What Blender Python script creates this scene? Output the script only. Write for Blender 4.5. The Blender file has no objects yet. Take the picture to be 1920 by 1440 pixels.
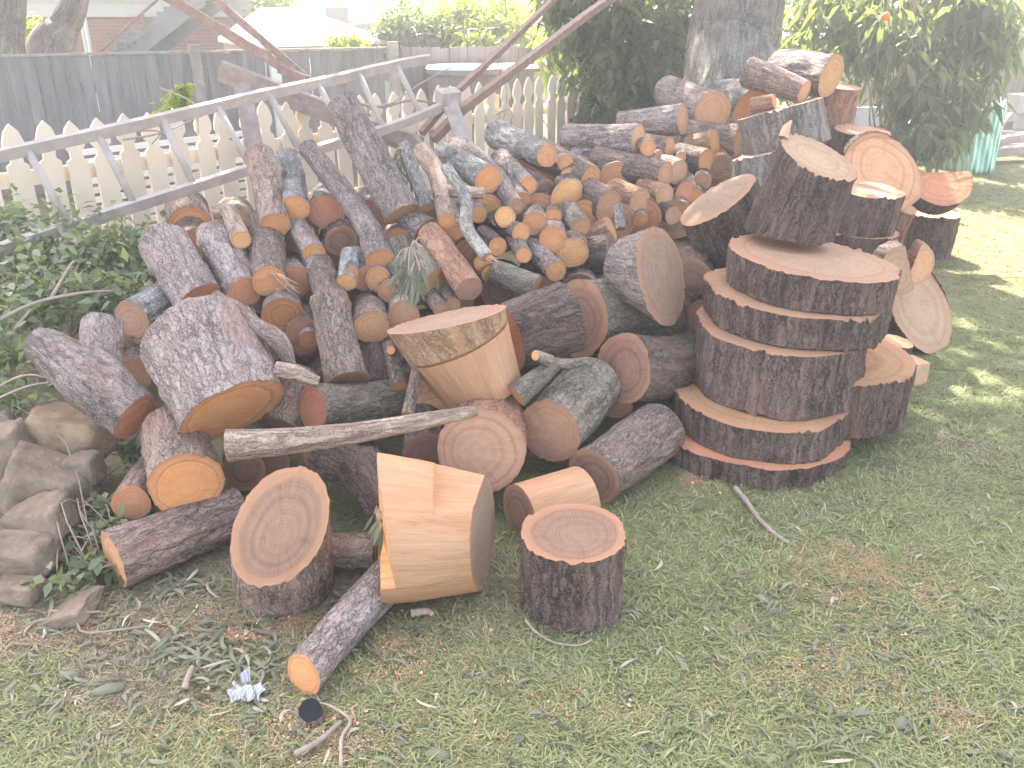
import bpy, math, random
import numpy as np
from mathutils import Vector, Matrix

SC = bpy.context.scene
COL = SC.collection
random.seed(7)
RNG = np.random.default_rng(11)

# ------------------------------------------------------------------ camera
FPX = 1620.0
CAMH = 1.5
PITCH = math.radians(23.7)
cam_d = bpy.data.cameras.new('camera')
cam = bpy.data.objects.new('camera', cam_d)
COL.objects.link(cam)
cam.location = (0, 0, CAMH)
cam.rotation_euler = (math.radians(90) - PITCH, 0, 0)
cam_d.sensor_width = 36
cam_d.lens = FPX / 1920 * 36
cam_d.clip_start = 0.05
cam_d.clip_end = 400
SC.camera = cam

# ------------------------------------------------------------------ world, sun, exposure
SUN_EL = math.radians(47)
SUN_AZ = math.radians(-14)          # from straight ahead, negative = left of the view
world = bpy.data.worlds.new('World')
SC.world = world
world.use_nodes = True
wn = world.node_tree.nodes
wl = world.node_tree.links
bg = wn['Background']
sky = wn.new('ShaderNodeTexSky')
sky.sky_type = 'NISHITA'
sky.sun_disc = False
sky.sun_elevation = SUN_EL
sky.sun_rotation = SUN_AZ
sky.air_density = 1.2
sky.dust_density = 2.5
tint = wn.new('ShaderNodeMix'); tint.data_type = 'RGBA'; tint.blend_type = 'MULTIPLY'
tint.inputs[0].default_value = 1.0
tint.inputs[7].default_value = (1.16, 1.0, 0.86, 1)          # hazy, slightly warm sky
wl.new(sky.outputs['Color'], tint.inputs[6])
wl.new(tint.outputs[2], bg.inputs['Color'])
bg.inputs['Strength'].default_value = 0.15
sun_d = bpy.data.lights.new('sun', 'SUN')
sun_d.energy = 5.0
sun_d.angle = math.radians(0.5)
sun_d.color = (1.0, 0.95, 0.86)
sun = bpy.data.objects.new('sun', sun_d)
COL.objects.link(sun)
sd = Vector((math.sin(SUN_AZ) * math.cos(SUN_EL), math.cos(SUN_AZ) * math.cos(SUN_EL), math.sin(SUN_EL)))
sun.rotation_euler = sd.to_track_quat('Z', 'Y').to_euler()
sun.location = sd * 30
SC.view_settings.view_transform = 'Standard'
SC.view_settings.look = 'None'
SC.view_settings.gamma = 1
SC.view_settings.use_curve_mapping = False
SC.view_settings.exposure = 2.85
SC.cycles.max_bounces = 8
SC.cycles.volume_bounces = 0
SC.cycles.transparent_max_bounces = 16
SC.cycles.use_denoising = True
SC.cycles.use_adaptive_sampling = False

# ------------------------------------------------------------------ measuring helpers
CP, SP = math.cos(PITCH), math.sin(PITCH)
def ray(px, py):
    u = (px - 960) / FPX
    v = (720 - py) / FPX
    return np.array((u, CP + SP * v, -SP + CP * v))
def W(px, py, t):
    """the place in the yard seen at photo position (px, py) at depth t metres along the lens axis"""
    return ray(px, py) * t + np.array((0, 0, CAMH))
def G(px, py, z=0.0):
    r = ray(px, py)
    return r * ((z - CAMH) / r[2]) + np.array((0, 0, CAMH))
def sstep(a, b, x):
    t = np.clip((x - a) / (b - a), 0, 1)
    return t * t * (3 - 2 * t)
_py = [0, 100, 200, 300, 400, 500, 600, 700, 800, 900, 1000, 1160, 1300]
_pt = [5.0, 4.7, 4.3, 3.95, 3.7, 3.45, 3.2, 3.0, 2.82, 2.65, 2.5, 2.3, 2.1]
def heap(px, py):
    """distance to the sloping front of the heap"""
    t = np.interp(py, _py, _pt)
    return float(t * (1 + 0.25 * sstep(880, 1400, px) * sstep(720, 320, py)))

# ------------------------------------------------------------------ numpy noise
def _hash(ix, iy, iz, seed):
    h = (ix * 374761393 + iy * 668265263 + iz * 2147483647 + seed * 144665) & 0xFFFFFFFF
    h = ((h ^ (h >> 13)) * 1274126177) & 0xFFFFFFFF
    h = ((h ^ (h >> 16)) * 2246822519) & 0xFFFFFFFF
    h = h ^ (h >> 15)
    return (h & 0xFFFFFF) / float(0xFFFFFF)
def vnoise(P, seed=0):
    P = np.asarray(P, dtype=float)
    i = np.floor(P).astype(np.int64)
    f = P - i
    f = f * f * (3 - 2 * f)
    r = 0
    for dx in (0, 1):
        wx = f[..., 0] if dx else 1 - f[..., 0]
        for dy in (0, 1):
            wy = f[..., 1] if dy else 1 - f[..., 1]
            for dz in (0, 1):
                wz = f[..., 2] if dz else 1 - f[..., 2]
                r = r + wx * wy * wz * _hash(i[..., 0] + dx, i[..., 1] + dy, i[..., 2] + dz, seed)
    return r * 2 - 1
def fbm(P, seed=0, octv=3):
    a, s, r = 1.0, 0.0, 0
    P = np.asarray(P, dtype=float)
    for k in range(octv):
        r = r + a * vnoise(P * (2 ** k), seed + k * 17)
        s += a
        a *= 0.5
    return r / s
def ridged(P, seed=0, octv=2):
    a, s, r = 1.0, 0.0, 0
    P = np.asarray(P, dtype=float)
    for k in range(octv):
        r = r + a * (1 - np.abs(vnoise(P * (2 ** k), seed + k * 31)) * 2)
        s += a
        a *= 0.5
    return r / s

# ------------------------------------------------------------------ object helpers
def mesh(name, V, F, mat=None, parent=None, attrs=None, smooth=True, loc=None):
    """one mesh object; V world or local vertices, F a list of faces or an (n, 3 or 4) array"""
    me = bpy.data.meshes.new(name)
    V = np.asarray(V, dtype=np.float32).reshape(-1, 3)
    if isinstance(F, np.ndarray):
        k = F.shape[1]
        me.vertices.add(len(V))
        me.vertices.foreach_set('co', V.ravel())
        me.loops.add(F.size)
        me.loops.foreach_set('vertex_index', F.astype(np.int32).ravel())
        me.polygons.add(len(F))
        me.polygons.foreach_set('loop_start', np.arange(0, F.size, k, dtype=np.int32))
        me.update(calc_edges=True)
    else:
        me.from_pydata([tuple(map(float, v)) for v in V], [], [tuple(map(int, f)) for f in F])
        me.update()
    if smooth:
        me.polygons.foreach_set('use_smooth', np.ones(len(me.polygons), dtype=bool))
    for k, a in (attrs or {}).items():
        a = np.asarray(a, dtype=np.float32)
        if a.ndim == 2:
            at = me.attributes.new(k, 'FLOAT_VECTOR', 'POINT')
            at.data.foreach_set('vector', a.ravel())
        else:
            at = me.attributes.new(k, 'FLOAT', 'POINT')
            at.data.foreach_set('value', a.ravel())
    if mat is not None:
        me.materials.append(mat)
    o = bpy.data.objects.new(name, me)
    COL.objects.link(o)
    if parent is not None:
        o.parent = parent
    if loc is not None:
        o.location = tuple(map(float, loc))
    return o
def tag(o, label=None, cat=None, group=None, kind=None):
    if label: o['label'] = label
    if cat: o['category'] = cat
    if group: o['group'] = group
    if kind: o['kind'] = kind
    return o
def thing(name, loc, label, cat, group=None):
    o = bpy.data.objects.new(name, None)
    o.empty_display_size = 0.05
    COL.objects.link(o)
    o.location = tuple(map(float, loc))
    return tag(o, label, cat, group)
def unit(v):
    v = np.asarray(v, dtype=float)
    return v / (np.linalg.norm(v) + 1e-12)
class MB:
    """collects boxes, bars and tubes into one mesh"""
    def __init__(s): s.V, s.F, s.n = [], [], 0
    def add(s, V, F):
        V = np.asarray(V, dtype=float).reshape(-1, 3)
        s.V.append(V)
        s.F += [tuple(int(i) + s.n for i in f) for f in F]
        s.n += len(V)
    def box(s, c, ax, ay, az):
        """centre and three half-axis vectors"""
        c, ax, ay, az = (np.asarray(q, dtype=float) for q in (c, ax, ay, az))
        V = [c + i * ax + j * ay + k * az for k in (-1, 1) for j in (-1, 1) for i in (-1, 1)]
        s.add(V, [(0, 2, 3, 1), (4, 5, 7, 6), (0, 1, 5, 4), (2, 6, 7, 3), (0, 4, 6, 2), (1, 3, 7, 5)])
    def bar(s, a, b, w, h, up=(0, 0, 1)):
        """rectangular bar from a to b, w across and h along up"""
        a, b = np.asarray(a, dtype=float), np.asarray(b, dtype=float)
        d = unit(b - a)
        x = unit(np.cross(d, up))
        z = np.cross(x, d)
        s.box((a + b) / 2, (b - a) / 2, x * w / 2, z * h / 2)
    def strip(s, pts, w, h, up=(0, 0, 1)):
        pts = [np.asarray(p, dtype=float) for p in pts]
        V, F = [], []
        for i, p in enumerate(pts):
            d = unit(pts[min(i + 1, len(pts) - 1)] - pts[max(i - 1, 0)])
            x = unit(np.cross(d, up)); z = np.cross(x, d)
            V += [p - x * w / 2 - z * h / 2, p + x * w / 2 - z * h / 2, p + x * w / 2 + z * h / 2, p - x * w / 2 + z * h / 2]
        n = len(pts)
        for i in range(n - 1):
            for k in range(4):
                a, b = i * 4 + k, i * 4 + (k + 1) % 4
                F.append((a, b, b + 4, a + 4))
        F += [(3, 2, 1, 0), tuple((n - 1) * 4 + k for k in range(4))]
        s.add(V, F)
    def tube(s, pts, rad, n=8, cap=True):
        pts = np.asarray(pts, dtype=float)
        rad = np.broadcast_to(np.asarray(rad, dtype=float), (len(pts),))
        V, F = [], []
        fr = frames(pts)
        for i in range(len(pts)):
            for k in range(n):
                a = 2 * math.pi * k / n
                V.append(pts[i] + rad[i] * (math.cos(a) * fr[i][0] + math.sin(a) * fr[i][1]))
        for i in range(len(pts) - 1):
            for k in range(n):
                a, b = i * n + k, i * n + (k + 1) % n
                F.append((a, b, b + n, a + n))
        if cap:
            F += [tuple(range(n - 1, -1, -1)), tuple(range((len(pts) - 1) * n, len(pts) * n))]
        s.add(V, F)
    def build(s, name, mat, parent=None, smooth=False, **kw):
        V = np.concatenate(s.V)
        if parent is not None:
            V = V - np.array(parent.matrix_basis.translation if parent.parent is None else
                             (parent.matrix_basis.translation + parent.parent.matrix_basis.translation))
            return mesh(name, V, s.F, mat, parent, smooth=smooth, **kw)
        c = (V.min(0) + V.max(0)) / 2
        c[2] = V[:, 2].min()
        return mesh(name, V - c, s.F, mat, None, smooth=smooth, loc=c, **kw)
def frames(pts):
    pts = np.asarray(pts, dtype=float)
    n = len(pts)
    T = [unit(pts[min(i + 1, n - 1)] - pts[max(i - 1, 0)]) for i in range(n)]
    ref = np.array((0, 0, 1.0)) if abs(T[0][2]) < 0.85 else np.array((1.0, 0, 0))
    x = unit(np.cross(ref, T[0]))
    out = []
    for i in range(n):
        x = unit(x - T[i] * np.dot(x, T[i]))
        out.append((x, np.cross(T[i], x), T[i]))
    return out
def catmull(P, m):
    """m points along a smooth curve through the rows of P"""
    P = np.asarray(P, dtype=float)
    if len(P) == 2:
        u = np.linspace(0, 1, m)[:, None]
        return P[0] * (1 - u) + P[1] * u
    Q = np.vstack([2 * P[0] - P[1], P, 2 * P[-1] - P[-2]])
    out = []
    for s in np.linspace(0, len(P) - 1 - 1e-9, m):
        i = int(s); t = s - i
        a, b, c, d = Q[i], Q[i + 1], Q[i + 2], Q[i + 3]
        out.append(0.5 * (2 * b + (c - a) * t + (2 * a - 5 * b + 4 * c - d) * t * t + (3 * b - a - 3 * c + d) * t ** 3))
    return np.array(out)

# ------------------------------------------------------------------ material helpers
class NT:
    def __init__(s, name):
        s.m = bpy.data.materials.new(name)
        s.m.use_nodes = True
        s.t = s.m.node_tree
        s.p = s.t.nodes['Principled BSDF']
        s.out = s.t.nodes['Material Output']
    def n(s, typ, **kw):
        x = s.t.nodes.new('ShaderNode' + typ)
        for k, v in kw.items():
            if k in x.bl_rna.properties.keys(): setattr(x, k, v)
            else: x.inputs[k.replace('_', ' ')].default_value = v
        return x
    def l(s, a, b): s.t.links.new(a, b)
    def attr(s, name):
        return s.n('Attribute', attribute_name=name)
    def scale(s, vec, sc):
        m = s.n('VectorMath', operation='MULTIPLY')
        s.l(vec, m.inputs[0]); m.inputs[1].default_value = sc
        return m.outputs[0]
    def noise(s, vec, scale, detail=4, rough=0.55, dist=0.0):
        x = s.n('TexNoise')
        x.inputs['Scale'].default_value = scale; x.inputs['Detail'].default_value = detail
        x.inputs['Roughness'].default_value = rough; x.inputs['Distortion'].default_value = dist
        if vec is not None: s.l(vec, x.inputs['Vector'])
        return x.outputs['Fac']
    def voro(s, vec, scale, feature='F1'):
        x = s.n('TexVoronoi', feature=feature)
        x.inputs['Scale'].default_value = scale
        if vec is not None: s.l(vec, x.inputs['Vector'])
        return x.outputs['Distance']
    def ramp(s, fac, stops, interp='LINEAR'):
        x = s.n('ValToRGB')
        cr = x.color_ramp; cr.interpolation = interp
        while len(cr.elements) < len(stops): cr.elements.new(0.5)
        for e, (p, c) in zip(cr.elements, stops):
            e.position = p
            e.color = (c, c, c, 1) if not hasattr(c, '__len__') else (*c, 1)
        s.l(fac, x.inputs[0])
        return x.outputs[0]
    def math(s, op, a, b=None, c=None, clamp=False):
        x = s.n('Math', operation=op, use_clamp=clamp)
        for i, q in enumerate((a, b, c)):
            if q is None: continue
            if isinstance(q, (int, float)): x.inputs[i].default_value = q
            else: s.l(q, x.inputs[i])
        return x.outputs[0]
    def mix(s, fac, a, b, blend='MIX'):
        x = s.n('Mix', data_type='RGBA', blend_type=blend)
        for i, q in ((0, fac), (6, a), (7, b)):
            if isinstance(q, (int, float)): x.inputs[i].default_value = q
            elif hasattr(q, '__len__'): x.inputs[i].default_value = (*q, 1)
            else: s.l(q, x.inputs[i])
        return x.outputs[2]
    def bump(s, h, strength=0.5, dist=0.01, nrm=None):
        x = s.n('Bump')
        x.inputs['Strength'].default_value = strength; x.inputs['Distance'].default_value = dist
        s.l(h, x.inputs['Height'])
        if nrm is not None: s.l(nrm, x.inputs['Normal'])
        return x.outputs[0]
    def done(s, col=None, rough=0.8, nrm=None, spec=0.3):
        if col is not None:
            if hasattr(col, '__len__'): s.p.inputs['Base Color'].default_value = (*col, 1)
            else: s.l(col, s.p.inputs['Base Color'])
        if isinstance(rough, (int, float)): s.p.inputs['Roughness'].default_value = rough
        else: s.l(rough, s.p.inputs['Roughness'])
        s.p.inputs['Specular IOR Level'].default_value = spec
        if nrm is not None: s.l(nrm, s.p.inputs['Normal'])
        return s.m
M = {}
def bark_mat(name, lo, hi, lichen, lich_amt, scale=1.0, stretch=0.3, fleck=(0.5, 0.46, 0.42), fleck_amt=0.22):
    t = NT(name)
    a = t.attr('bco').outputs['Vector']
    rnd = t.n('ObjectInfo').outputs['Random']
    off = t.n('VectorMath', operation='ADD'); t.l(a, off.inputs[0])
    mul = t.math('MULTIPLY', rnd, 37.0)
    cmb = t.n('CombineXYZ'); t.l(mul, cmb.inputs[0]); t.l(mul, cmb.inputs[1])
    t.l(cmb.outputs[0], off.inputs[1])
    # bend the coordinates a little so that no cell pattern shows
    wn_ = t.n('TexNoise'); wn_.inputs['Scale'].default_value = 28; wn_.inputs['Detail'].default_value = 4
    t.l(off.outputs[0], wn_.inputs['Vector'])
    wsub = t.n('VectorMath', operation='SUBTRACT'); t.l(wn_.outputs['Color'], wsub.inputs[0]); wsub.inputs[1].default_value = (.5, .5, .5)
    wadd = t.n('VectorMath', operation='ADD'); t.l(t.scale(wsub.outputs[0], (.045, .045, .06)), wadd.inputs[0]); t.l(off.outputs[0], wadd.inputs[1])
    v = t.scale(wadd.outputs[0], (1, 1, stretch))
    n1 = t.noise(v, 46 * scale, 8, 0.72, 0.3)
    plates = t.noise(t.scale(wadd.outputs[0], (1, 1, stretch * 1.6)), 17 * scale, 3, 0.5)
    vo = t.voro(v, 62 * scale, 'DISTANCE_TO_EDGE')
    crack = t.ramp(vo, [(0.0, 0.0), (0.22, 1.0)])
    grain = t.noise(off.outputs[0], 170, 4, 0.7)
    h = t.math('ADD', t.math('MULTIPLY', n1, 0.62), t.math('MULTIPLY', plates, 0.38))
    h = t.math('MULTIPLY', h, t.math('ADD', t.math('MULTIPLY', crack, 0.32), 0.68))
    big = t.noise(off.outputs[0], 5, 3)
    fac = t.math('ADD', t.math('MULTIPLY', h, 1.15), t.math('MULTIPLY', t.math('SUBTRACT', big, 0.5), 0.4))
    fac = t.math('ADD', fac, t.math('MULTIPLY', t.math('SUBTRACT', grain, 0.5), 0.9))
    fac = t.math('ADD', t.math('MULTIPLY', t.math('SUBTRACT', fac, 0.5), 1.5), 0.5)
    mid = tuple(a_ * .45 + b_ * .55 for a_, b_ in zip(lo, hi))
    col = t.ramp(fac, [(0.18, lo), (0.45, mid), (0.78, hi)])
    fz = t.noise(t.scale(wadd.outputs[0], (1, 1, 0.16 if stretch > 0.2 else 0.07)), 30 * scale, 3, 0.55)
    fline = t.ramp(t.math('ABSOLUTE', t.math('SUBTRACT', fz, 0.5)), [(0.0, 0.0), (0.045, 1.0)])
    col = t.mix(t.math('SUBTRACT', 0.55, t.math('MULTIPLY', fline, 0.55)), col, tuple(q * 0.55 for q in lo))
    h = t.math('MULTIPLY', h, t.math('ADD', t.math('MULTIPLY', fline, 0.45), 0.55))
    n3 = t.noise(v, 11 * scale, 5, 0.6)
    col = t.mix(t.math('MULTIPLY', t.ramp(n3, [(0.54, 0.0), (0.70, 1.0)]), 0.45), col, (hi[0] * 1.0, hi[1] * 0.74, hi[2] * 0.62))
    n2 = t.noise(off.outputs[0], 11, 9, 0.78)
    lm = t.math('MULTIPLY', t.ramp(n2, [(0.60 - 0.12 * lich_amt, 0.0), (0.66 - 0.1 * lich_amt, 1.0)]), min(1, lich_amt + .2))
    lm = t.math('MULTIPLY', lm, t.ramp(grain, [(0.38, 0.25), (0.55, 1.0)]))
    col = t.mix(lm, col, lichen)
    fl = t.noise(off.outputs[0], 140, 2, 0.5)
    col = t.mix(t.math('MULTIPLY', t.ramp(fl, [(0.68, 0.0), (0.73, 1.0)]), fleck_amt), col, fleck)
    hv = t.math('ADD', h, t.math('MULTIPLY', grain, 0.22))
    vary = t.math('ADD', t.math('MULTIPLY', rnd, 0.4), 0.8)
    vc = t.n('CombineColor'); [t.l(vary, vc.inputs[i]) for i in range(3)]
    col = t.mix(1.0, col, vc.outputs[0], 'MULTIPLY')
    M[name] = t.done(col, 0.92, t.bump(hv, 1.0, 0.018), 0.15)
bark_mat('bark_grey', (0.105, 0.078, 0.068), (0.43, 0.345, 0.32), (0.46, 0.45, 0.43), 0.30)
bark_mat('bark_lichen_sun', (0.09, 0.08, 0.075), (0.36, 0.34, 0.32), (0.54, 0.50, 0.45), 0.62)  # pale patches: lichen, plus sunlit spots put into the colour
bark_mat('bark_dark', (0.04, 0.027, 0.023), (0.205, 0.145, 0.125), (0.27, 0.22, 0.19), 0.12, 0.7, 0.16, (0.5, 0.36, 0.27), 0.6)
bark_mat('bark_brown', (0.10, 0.068, 0.056), (0.39, 0.285, 0.235), (0.42, 0.38, 0.33), 0.2)
bark_mat('bark_red', (0.17, 0.085, 0.055), (0.42, 0.24, 0.16), (0.5, 0.38, 0.3), 0.15, 0.7, 0.2)
bark_mat('bark_moss', (0.09, 0.075, 0.06), (0.32, 0.27, 0.215), (0.38, 0.37, 0.27), 0.45)
bark_mat('bark_weathered', (0.11, 0.088, 0.075), (0.37, 0.315, 0.28), (0.5, 0.46, 0.42), 0.3, 0.6, 0.1)
bark_mat('bark_pale', (0.17, 0.115, 0.09), (0.50, 0.375, 0.295), (0.62, 0.56, 0.48), 0.35, 0.5, 0.18)
bark_mat('bark_standing', (0.085, 0.074, 0.062), (0.3, 0.272, 0.235), (0.38, 0.38, 0.33), 0.3, 0.55, 0.1)

bark_mat('bark_peeling', (0.30, 0.17, 0.11), (0.62, 0.40, 0.24), (0.72, 0.5, 0.3), 0.5, 0.5, 0.3)

def peeled_mat():
    t = NT('peeled_wood')
    a = t.attr('bco').outputs['Vector']
    v = t.scale(a, (1, 1, 0.10))
    n = t.noise(v, 34, 8, 0.68, 0.4)
    fib = t.noise(t.scale(a, (1, 1, 0.05)), 150, 4, 0.7)
    f = t.math('ADD', t.math('MULTIPLY', n, 0.65), t.math('MULTIPLY', fib, 0.35))
    col = t.ramp(f, [(0.28, (0.31, 0.145, 0.075)), (0.48, (0.47, 0.255, 0.14)), (0.72, (0.56, 0.355, 0.22))])
    pt = t.noise(a, 7, 7, 0.68)
    col = t.mix(t.math('MULTIPLY', t.ramp(pt, [(0.50, 0.0), (0.66, 1.0)]), 0.6), col, (0.52, 0.24, 0.11))
    gp = t.noise(a, 11, 6, 0.7)
    col = t.mix(t.math('MULTIPLY', t.ramp(gp, [(0.60, 0.0), (0.70, 1.0)]), 0.35), col, (0.34, 0.27, 0.22))
    sp = t.noise(a, 90, 3, 0.6)
    col = t.mix(t.math('MULTIPLY', t.ramp(sp, [(0.66, 0.0), (0.72, 1.0)]), 0.65), col, (0.28, 0.15, 0.08))
    M['peeled'] = t.done(col, 0.8, t.bump(f, 0.8, 0.008), 0.2)
peeled_mat()
def cut_mat():
    t = NT('cut_wood')
    oi = t.n('ObjectInfo')
    a = t.attr('fco').outputs['Vector']
    rs = t.attr('frad').outputs['Fac']
    r0 = t.n('VectorMath', operation='LENGTH'); t.l(a, r0.inputs[0])
    fq = t.attr('fq').outputs['Fac']
    off = t.n('VectorMath', operation='ADD'); t.l(a, off.inputs[0])
    cmb = t.n('CombineXYZ')
    mul = t.math('MULTIPLY', oi.outputs['Random'], 53.0)
    for i in range(3): t.l(mul, cmb.inputs[i])
    t.l(cmb.outputs[0], off.inputs[1])
    dist = t.noise(off.outputs[0], 2.2, 4, 0.55)
    r = t.math('ADD', r0.outputs['Value'], t.math('MULTIPLY', t.math('SUBTRACT', dist, 0.5), 0.16))
    # growth rings: finer in real size on large logs
    fr = t.math('ADD', t.math('MULTIPLY', rs, 620.0), 26.0)
    wob = t.noise(off.outputs[0], 1.2, 2)
    ph = t.math('ADD', t.math('MULTIPLY', r, fr), t.math('MULTIPLY', wob, 9.0))
    ring = t.math('ADD', t.math('MULTIPLY', t.math('SINE', ph), 0.5), 0.5)
    slow = t.math('ADD', t.math('MULTIPLY', t.math('SINE', t.math('MULTIPLY', ph, 0.29)), 0.5), 0.5)
    base = oi.outputs['Color']
    dk = t.mix(1.0, base, (0.80, 0.70, 0.62), 'MULTIPLY')
    lt = t.mix(0.2, base, (0.72, 0.52, 0.36))
    k = t.math('MULTIPLY', t.math('ADD', t.math('MULTIPLY', ring, 0.55), 0.3), t.math('ADD', t.math('MULTIPLY', slow, 0.42), 0.22))
    col = t.mix(k, lt, dk)
    pale = t.ramp(r, [(0.0, 0.85), (0.07, 0.35), (0.35, 0.0)])
    col = t.mix(pale, col, lt)
    # mottling and saw marks
    mot = t.noise(off.outputs[0], 3.5, 6, 0.65)
    col = t.mix(t.math('MULTIPLY', t.ramp(mot, [(0.45, 0.0), (0.7, 1.0)]), 0.4), col, dk)
    saw = t.noise(t.scale(off.outputs[0], (1.2, 22, 1)), 3.0, 4, 0.6, 0.4)
    col = t.mix(t.math('MULTIPLY', t.ramp(saw, [(0.50, 0.0), (0.62, 1.0)]), 0.6), col, lt)
    dirt = t.noise(off.outputs[0], 6.0, 8, 0.75)
    col = t.mix(t.math('MULTIPLY', t.ramp(dirt, [(0.58, 0.0), (0.70, 1.0)]), 0.4), col, t.mix(1.0, base, (0.55, 0.46, 0.42), 'MULTIPLY'))
    fuzz = t.noise(off.outputs[0], 45, 3, 0.7)
    col = t.mix(t.math('MULTIPLY', t.math('SUBTRACT', fuzz, 0.35), 0.35, clamp=True), col, dk)
    # thin drying cracks running outwards
    nd = t.n('VectorMath', operation='NORMALIZE'); t.l(a, nd.inputs[0])
    nd2 = t.n('VectorMath', operation='ADD'); t.l(nd.outputs[0], nd2.inputs[0]); t.l(cmb.outputs[0], nd2.inputs[1])
    cr = t.noise(nd2.outputs[0], 7.0, 3, 0.6)
    crk = t.ramp(t.math('ABSOLUTE', t.math('SUBTRACT', cr, 0.53)), [(0.0, 1.0), (0.012, 0.0)])
    crk = t.math('MULTIPLY', crk, t.ramp(t.math('ADD', r0.outputs['Value'], t.math('MULTIPLY', t.math('SUBTRACT', mot, 0.5), 1.2)), [(0.25, 0.0), (0.4, 1.0), (0.8, 1.0), (0.9, 0.0)]))
    col = t.mix(t.math('MULTIPLY', crk, 0.5), col, t.mix(1.0, base, (0.45, 0.36, 0.32), 'MULTIPLY'))
    # sapwood band, the line inside it and the bark lip
    band = t.math('MULTIPLY', t.ramp(r, [(0.80, 0.0), (0.835, 1.0)]), oi.outputs['Alpha'])
    col = t.mix(band, col, t.mix(t.math('MULTIPLY', fuzz, 0.8), (0.385, 0.225, 0.135), (0.27, 0.135, 0.078)))
    line = t.math('MULTIPLY', t.ramp(r, [(0.775, 0.0), (0.80, 1.0), (0.82, 1.0), (0.845, 0.0)]), 0.5)
    col = t.mix(line, col, (0.30, 0.135, 0.08))
    ln2 = t.ramp(r, [(0.50, 0.0), (0.56, 1.0), (0.58, 1.0), (0.64, 0.0)])
    col = t.mix(t.math('MULTIPLY', ln2, t.math('MULTIPLY', oi.outputs['Random'], 0.5)), col, t.mix(1.0, base, (0.6, 0.5, 0.42), 'MULTIPLY'))
    lip = t.ramp(t.math('ADD', fq, t.math('MULTIPLY', t.math('SUBTRACT', fuzz, 0.5), 0.16)), [(0.91, 0.0), (0.965, 0.8)])
    col = t.mix(t.math('MULTIPLY', lip, 0.75), col, (0.42, 0.2, 0.125))
    lip2 = t.ramp(fq, [(0.985, 0.0), (1.0, 1.0)])
    col = t.mix(t.math('MULTIPLY', lip2, 0.7), col, (0.16, 0.09, 0.07))
    hh = t.math('ADD', t.math('MULTIPLY', saw, 1.0), t.math('MULTIPLY', fuzz, 0.6))
    M['cut'] = t.done(col, 0.85, t.bump(hh, 0.5, 0.004), 0.2)
cut_mat()
CUT = {  # heartwood colour, strength of the pale sapwood band
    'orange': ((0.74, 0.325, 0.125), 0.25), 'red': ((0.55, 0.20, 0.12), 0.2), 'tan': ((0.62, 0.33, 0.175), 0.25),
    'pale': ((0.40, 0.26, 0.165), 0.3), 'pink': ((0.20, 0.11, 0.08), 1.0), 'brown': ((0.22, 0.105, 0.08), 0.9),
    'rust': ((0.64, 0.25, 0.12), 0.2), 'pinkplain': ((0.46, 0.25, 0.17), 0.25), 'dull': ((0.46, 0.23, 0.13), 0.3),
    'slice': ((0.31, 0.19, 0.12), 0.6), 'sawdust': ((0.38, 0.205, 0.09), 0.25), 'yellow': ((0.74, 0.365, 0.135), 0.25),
    'hole': ((0.012, 0.011, 0.011), 0.0), 'weather': ((0.26, 0.175, 0.13), 0.5),  # hole: near black for the shade inside the hollow bark
}
def plain(name, col, rough=0.7, var=0.25, scale=8, stretch=(1, 1, 1), bump=0.3, spec=0.3, bdist=0.004):
    t = NT(name)
    g = t.n('TexCoord').outputs['Object']
    v = t.scale(g, stretch)
    n = t.noise(v, scale, 6, 0.6)
    c = t.ramp(n, [(0.25, tuple(x * (1 - var) for x in col)), (0.55, col), (0.8, tuple(min(0.9, x * (1 + var)) for x in col))])
    vary = t.math('ADD', t.math('MULTIPLY', t.n('ObjectInfo').outputs['Random'], 0.24), 0.88)
    vc = t.n('CombineColor'); [t.l(vary, vc.inputs[i]) for i in range(3)]
    c = t.mix(1.0, c, vc.outputs[0], 'MULTIPLY')
    M[name] = t.done(c, rough, t.bump(n, bump, bdist), spec)
def leaf_mat(name, a, b, trans, warm=None, gloss=0.45, tw=0.5):
    t = NT(name)
    f = t.attr('lv').outputs['Fac']
    stops = [(0.0, a), (0.75, b)]
    if warm: stops += [(0.93, b), (0.99, warm)]
    c = t.ramp(f, stops)
    t.l(c, t.p.inputs['Base Color'])
    t.p.inputs['Roughness'].default_value = gloss
    t.p.inputs['Specular IOR Level'].default_value = 0.4
    tr = t.n('BsdfTranslucent')
    t.l(t.mix(0.6, c, trans), tr.inputs['Color'])
    mx = t.n('MixShader'); mx.inputs[0].default_value = tw
    t.l(t.p.outputs[0], mx.inputs[1]); t.l(tr.outputs[0], mx.inputs[2])
    t.l(mx.outputs[0], t.out.inputs['Surface'])
    M[name] = t.m
plain('ladder_wood', (0.37, 0.315, 0.285), 0.75, 0.22, 14, (1, 1, 1))
plain('rung_wood', (0.40, 0.345, 0.315), 0.75, 0.2, 14)
plain('old_timber', (0.30, 0.235, 0.215), 0.85, 0.35, 20, (1, 1, 1))
plain('grey_timber', (0.36, 0.31, 0.28), 0.85, 0.35, 18)
plain('rust_steel', (0.29, 0.185, 0.15), 0.7, 0.4, 25)
plain('cream_paint', (0.78, 0.65, 0.50), 0.65, 0.10, 7, (1, 1, 0.4), 0.15)
plain('paling', (0.23, 0.215, 0.215), 0.85, 0.3, 9, (2, 2, 0.3), 0.4)
plain('paling_brown', (0.22, 0.185, 0.18), 0.85, 0.3, 9, (2, 2, 0.3), 0.4)
plain('white_paint', (0.76, 0.74, 0.71), 0.6, 0.06, 6)
plain('white_roof', (0.8, 0.79, 0.76), 0.5, 0.05, 3)
plain('clapboard', (0.60, 0.57, 0.52), 0.7, 0.07, 5)
plain('clapboard_pink', (0.70, 0.66, 0.66), 0.7, 0.05, 5)
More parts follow.
